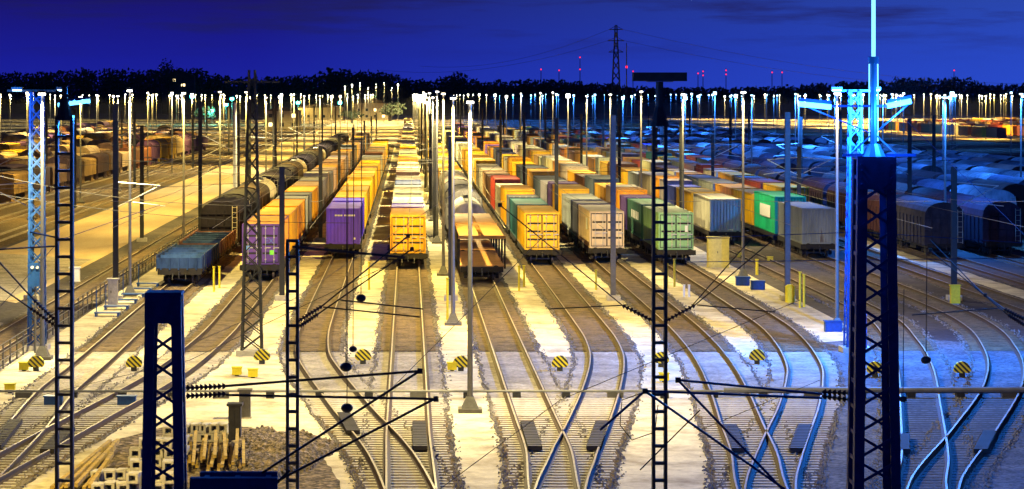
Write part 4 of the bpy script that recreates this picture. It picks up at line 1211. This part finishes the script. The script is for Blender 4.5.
for j in range(nn+1):
    for i in range(nn+1):
        u, v = i/nn*2-1, j/nn*2-1; rr = math.hypot(u, v)
        hgt_ = max(0, 1-rr**2)*.16*(1+.8*math.sin(u*5+v*3)*math.cos(v*6)) + (rnd.uniform(0,.10) if rr < .8+.13*math.sin(3*math.atan2(v,u)+1)+.08*math.sin(7*math.atan2(v,u))+rnd.uniform(-.06,.06) else -.1)
        hp.v.append((cx_ + u*2.1, cy_ + v*7.5, hgt_ + (.045 if rr < 1 else -.05)))
for j in range(nn):
    for i in range(nn): k = j*(nn+1)+i; hp.f.append((k,k+1,k+nn+2,k+nn+1))
tag(hp.build('gravel', M['gravel_heap']), 'heap of loose stones right of the black cabinet', 'gravel heap', kind='stuff')
# loose stones along the walkway edges near the camera
st = MB()
for k in ('A','B','C','D','E','F','G','H','J','K'):
    for i in range(900):
        y = 78 + rnd.random()**1.5*80; s = rnd.choice((-1,1)); x = xat(LINES[k], y) + s*(1.52 + rnd.gauss(0,.10)); r = rnd.uniform(.025,.07)
        n = len(st.v); z = .05
        st.v += [(x-r,y,z),(x,y-r,z),(x+r,y,z),(x,y+r,z),(x+rnd.uniform(-.02,.02),y,z+r*1.1)]
        st.f += [(n,n+1,n+4),(n+1,n+2,n+4),(n+2,n+3,n+4),(n+3,n,n+4)]
tag(st.build('loose_stones', mat('stone', (.2,.18,.17), .9, 0, .5, 3)), 'loose stones along the edges of the track beds', 'stones', kind='stuff')

# ------------------------------------------------------------------ far things
# pylon
x, y = (616-PX0)*1150/F, 1150
py_ = lattice('power_pylon', x, y, 1.1, 5.2, 43, .42, M['black'], 'tall lattice power pylon on the horizon', 'power pylon', 0, panel=4.5, plates=False, brw=.3)
for z, wv in ((41,3.0),(36,3.6),(31,3.2)): MB().bar((-wv,0,z),(wv,0,z),.35).bar((-wv,0,z),(0,0,z+1.6),.2).bar((wv,0,z),(0,0,z+1.6),.2).build('crossarm', M['black'], py_)
for (z, s, e) in ((41,-3,(420,66)),(41,3,(1040,84)),(36,-3.6,(380,70)),(36,3.6,(1040,88))):
    q = P(*e, 1400); wire([(x+s,y,z), q], .06, M['black'], f'power line leaving the pylon to the {"left" if s<0 else "right"} from the {"upper" if z==41 else "lower"} arm', 6)
def antenna(px, pyt, d, label, reds, wd=.5):
    X = (px-PX0)*d/F; zt = H-(pyt-PY0)*d/F
    t = empty('antenna_mast', (X, d, 0), label, 'antenna mast', 'far masts with red lights')
    MB().tube((0,0,0),(0,0,zt),wd,wd*.5,n=6).build('pole', M['steel'], t)
    for r in reds:
        z = H-(r-PY0)*d/F; MB().tube((0,-.7,z),(0,-.7,z+.9),.45,n=8).build('red_beacon', M['lampred'], t)
antenna(626.5, 43, 1150, 'thin mast right of the power pylon', [68], .35)
for px, pt, reds, lb in ((541,69,[70],'leftmost far mast with one faint light'),(559,69,[71],'far mast with one red light left of the twin beacons'),(580,56,[58,70],'far mast with two red lights one above the other'),
    (633,70,[72],'far mast with a red light right of the thin mast'),(703,70,[72,76],'far mast with red lights left of the chimney'),(726,68,[71,75],'far mast with stacked red lights right of the chimney'),
    (772,70,[73],'left one of the twin red beacons'),(782,70,[73],'right one of the twin red beacons'),(954,69,[71],'far mast with a red light over the right yard'),(698,72,[74],'low red beacon beside the stacked lights')):
    antenna(px, pt, 1900, lb, reds, .45)
# woods on the horizon
def leafcloud(mb, cx, cy, cz, rx, ry, rz, n, s):
    for _ in range(n):
        a = rnd.uniform(0, 2*math.pi); u = rnd.uniform(-1, 1); q = rnd.random()**.4; w_ = math.sqrt(1-u*u)
        px, py, pz = cx + rx*q*w_*math.cos(a), cy + ry*q*w_*math.sin(a), cz + rz*q*u
        if pz < 0: continue
        k = len(mb.v)
        d1 = Vector((rnd.gauss(0,1), rnd.gauss(0,1), rnd.gauss(0,1))).normalized()*s*rnd.uniform(.6,1.4); d2 = d1.orthogonal().normalized()*s*rnd.uniform(.5,1)
        mb.v += [(px-d1.x,py-d1.y,pz-d1.z),(px+d2.x,py+d2.y,pz+d2.z),(px+d1.x,py+d1.y,pz+d1.z),(px-d2.x,py-d2.y,pz-d2.z)]; mb.f.append((k,k+1,k+2,k+3))
prof_y = [(-60,76),(0,70),(40,68),(90,66),(160,66),(200,66),(230,74),(270,74),(320,72),(345,68),(385,69),(405,76),(430,78),(450,73),(480,79),(520,77),(560,77),(600,81),(640,84),(700,85),(760,85),(810,82),(860,78),(900,77),(960,75),(990,81),(1060,80)]
def ridge(px):
    for i in range(len(prof_y)-1):
        a, b = prof_y[i], prof_y[i+1]
        if a[0] <= px <= b[0]: return a[1] + (b[1]-a[1])*(px-a[0])/(b[0]-a[0])
    return 80
D0 = 1750
wd_ = MB(); px = -260
while px < 1300:
    pc = max(-60, min(1060, px)); X = (px-PX0)*D0/F; top = H - (ridge(pc)+2.5-PY0)*D0/F + rnd.uniform(-1.2,.8)
    for dy in (0, 22):
        leafcloud(wd_, X + rnd.uniform(-3,3), D0 + dy + rnd.uniform(-6,6), top*.52, rnd.uniform(6,10), 7, top*.5, 260, 1.15)
    px += rnd.uniform(6, 10)
tag(wd_.build('far_woods', M['leaf']), 'dark woods along the whole horizon', 'woods', kind='stuff')
# the ground rises to a low bank under the woods
bk = MB(); xs_ = [-1400 + 60*i for i in range(48)]
for X in xs_: bk.v += [(X,1690,0),(X,1735,5 + rnd.uniform(0,2)),(X,1830,6),(X,1900,0)]
for i in range(len(xs_)-1):
    for j in range(3): k = i*4+j; bk.f.append((k,k+4,k+5,k+1))
bk.build('hill', M['leaf'])['kind'] = 'structure'
def tree(x, y, h, r, label, n=700):
    t = empty('tree', (x, y, 0), label, 'tree', 'trees near the horizon')
    mb = MB().tube((0,0,0),(0,0,h*.5),r*.09,r*.05,n=7)
    for q in range(5):
        a = q*1.3; mb.tube((0,0,h*(.3+.05*q)),(math.cos(a)*r*.6, math.sin(a)*r*.6, h*(.55+.07*q)), r*.04, r*.02, n=5)
    mb.build('trunk', M['bark'], t)
    mb = MB()
    for q in range(9):
        a = rnd.uniform(0,6.3); rr = r*rnd.uniform(.1,.55)
        leafcloud(mb, math.cos(a)*rr, math.sin(a)*rr, h*rnd.uniform(.5,.8), r*.5, r*.5, h*.2, n//9, r*.07)
    mb.build('crown', M['leaf'], t)
for px, pyt, d, rr, lb in ((458,69,1650,11,'round topped tree standing above the woods near the centre'),(348,67,1650,22,'broad tree crown left of the centre on the horizon'),(168,58,1600,10,'tallest tree on the left horizon beside the lit house'),
      (378,68,1650,16,'broad tree next to the centre gap in the woods'),(900,75,1650,12,'round tree above the right yard'),(950,76,1650,10,'tree at the right end of the horizon'),
      (390,102,1180,9,'yellow green lit tree near the vanishing point'),(205,106,1050,6,'small tree behind the lit mast on the left'),(290,112,1000,5,'small low tree beside the pale far building'),(352,110,1100,6,'small tree right of the pale far building')):
    X = (px-PX0)*d/F; tree(X, d, H-(pyt-PY0)*d/F, rr, lb)
def house(px, d, wd, h, roof, label, lit=2, dp=12, wall=None):
    X = (px-PX0)*d/F; t = empty('building', (X, d, 0), label, 'building')
    MB().box(-wd/2,wd/2,0,dp,0,h).build('wall', wall or M['bwall'], t)
    MB().prism_y([(-wd/2-.4,h),(wd/2+.4,h),(0,h+roof)], -.4, dp+.4).build('roof', M['broof'], t)
    n = max(2, int(wd/3.5)) if lit > 1 or wall is None else 0
    for i in range(n):
        for fl in range(max(1, int(h/3.2))):
            xx = -wd/2 + (i+.5)*wd/n; z = 1.1 + fl*3.1
            MB().box(xx-.6,xx+.6,-.05,-.003,z,z+1.3).build('window', M['winlit'] if (i+fl) % 3 < lit-1 else M['glass'], t)
    return t
house(282, 900, 12, 6.5, 1.5, 'pale flat building with dark windows left of the vanishing point')
house(178, 1630, 20, 24, 4, 'tall house with few lit windows among the trees on the left', 1, wall=M['broof'])
MB().box(-3.2,-1.6,-.1,-.004,20.5,22).box(2,4.4,-.1,-.004,17.5,19).build('window', M['winlit'], bpy.data.objects[[o.name for o in COL.objects if o.name.startswith('building')][-1]])
house(371, 1250, 16, 8, 3, 'low building at the end of the central tracks')
house(320, 1250, 22, 6, 2, 'long low shed left of the vanishing point', 1)
house(720, 1500, 26, 7, 2, 'low dark hall beyond the right yard', 1, wall=M['broof'])
house(900, 1500, 60, 10, 3, 'long dark hall behind the far right yard', 1, wall=M['broof'])
house(830, 1500, 26, 8, 2, 'small dark hall left of the long one at far right', 1, wall=M['broof'])
sheet('lit_yard_floor', [(120,700),(420,700),(420,1500),(120,1500)], .01, M['road'])
sheet('far_concrete', [(-70,640),(24,640),(34,1500),(-70,1500)], .01, M['road'])
# extra bright lamps of the far yards
i = 0
for px in list(range(860, 1024, 11)) + list(range(700, 860, 26)):
    i += 1; d = 900 + (i*137) % 450; X = (px + rnd.uniform(-4,4) - PX0)*d/F
    lamp(X, d, 'white', LAMP_W*2.4, f'far right yard lamp, {ordn(i)} of that cluster', False)
for i, px in enumerate((345,352,360,368,376,384,392,398)):
    d = 1000 + (i*61) % 200; tl2 = lamp((px-PX0)*d/F, d, 'white', LAMP_W*1.6, f'far lamp, {ordn(i+1)} of the cluster at the vanishing point', False); tl2.scale = (1, 1, 1.28 + .08*(i % 3))
for i, (px, py) in enumerate(((232,100),(192,98),(226,106),(298,104),(340,104),(212,112))):
    d = 1050; q = P(px, py, d); t = empty('cyan_lamp', (q[0], d, 0), f'small cyan light, {ordn(i+1)} of those on the left near the horizon', 'cyan lamp', 'cyan lights near the horizon')
    MB().tube((0,0,0),(0,0,q[2]),.12,n=5).build('pole', M['steel'], t); MB().box(-.7,.7,-.5,.5,q[2],q[2]+1).build('lamp_glass', M['lampcyan'], t); light('p', 9000, (.1,.9,.7), (0,-3,q[2]), t, .4)
# past 290 of a kind: the farthest become one mass
def mass(prefix, name, label, keep=285):
    tops = [o for o in COL.objects if o.parent is None and o.name.split('.')[0] == prefix]
    tops.sort(key=lambda o: o.location.y); rest = tops[keep:]
    if not rest: return
    mb = MB(); cols = []
    for o in rest:
        if o.type != 'MESH': continue
        n = len(mb.v); mb.v += [tuple(v.co + o.location) for v in o.data.vertices]
        for p in o.data.polygons: mb.f.append(tuple(q+n for q in p.vertices)); cols += [tuple(o.color)]*len(p.vertices)
        bpy.data.objects.remove(o)
    m = bpy.data.materials.new(name + '_paint'); m.use_nodes = True; t = m.node_tree; b = t.nodes['Principled BSDF']; b.inputs['Roughness'].default_value = .6
    at = t.nodes.new('ShaderNodeAttribute'); at.attribute_name = 'tint'; t.links.new(at.outputs['Color'], b.inputs['Base Color'])
    ob = mb.build(name, m); ca = ob.data.color_attributes.new('tint', 'FLOAT_COLOR', 'CORNER')
    ca.data.foreach_set('color', [q for c in cols for q in c]); tag(ob, label, name.replace('_', ' '), kind='stuff')
mass('freight_container', 'far_containers', 'mass of small far containers below the horizon lamps')
mass('covered_wagon', 'far_wagons', 'mass of small far wagons left and right below the horizon lamps')
mass('flat_wagon', 'far_flat_wagons', 'far flat wagons under the distant containers')
import os
if os.environ.get('HAZE') or HAZE:
    hm = bpy.data.materials.new('night_air'); hm.use_nodes = True; t = hm.node_tree; t.nodes.clear()
    o_ = t.nodes.new('ShaderNodeOutputMaterial'); v_ = t.nodes.new('ShaderNodeVolumePrincipled'); v_.inputs['Density'].default_value = HAZE; v_.inputs['Color'].default_value = (.75,.8,1,1)
    t.links.new(v_.outputs[0], o_.inputs['Volume'])
    hb = MB().box(-1500,1500,-60,2100,-1,62).build('haze', hm); hb['kind'] = 'stuff'; hb['label'] = 'thin night haze over the whole yard'; hb['category'] = 'haze'
print('objects', len(bpy.data.objects))
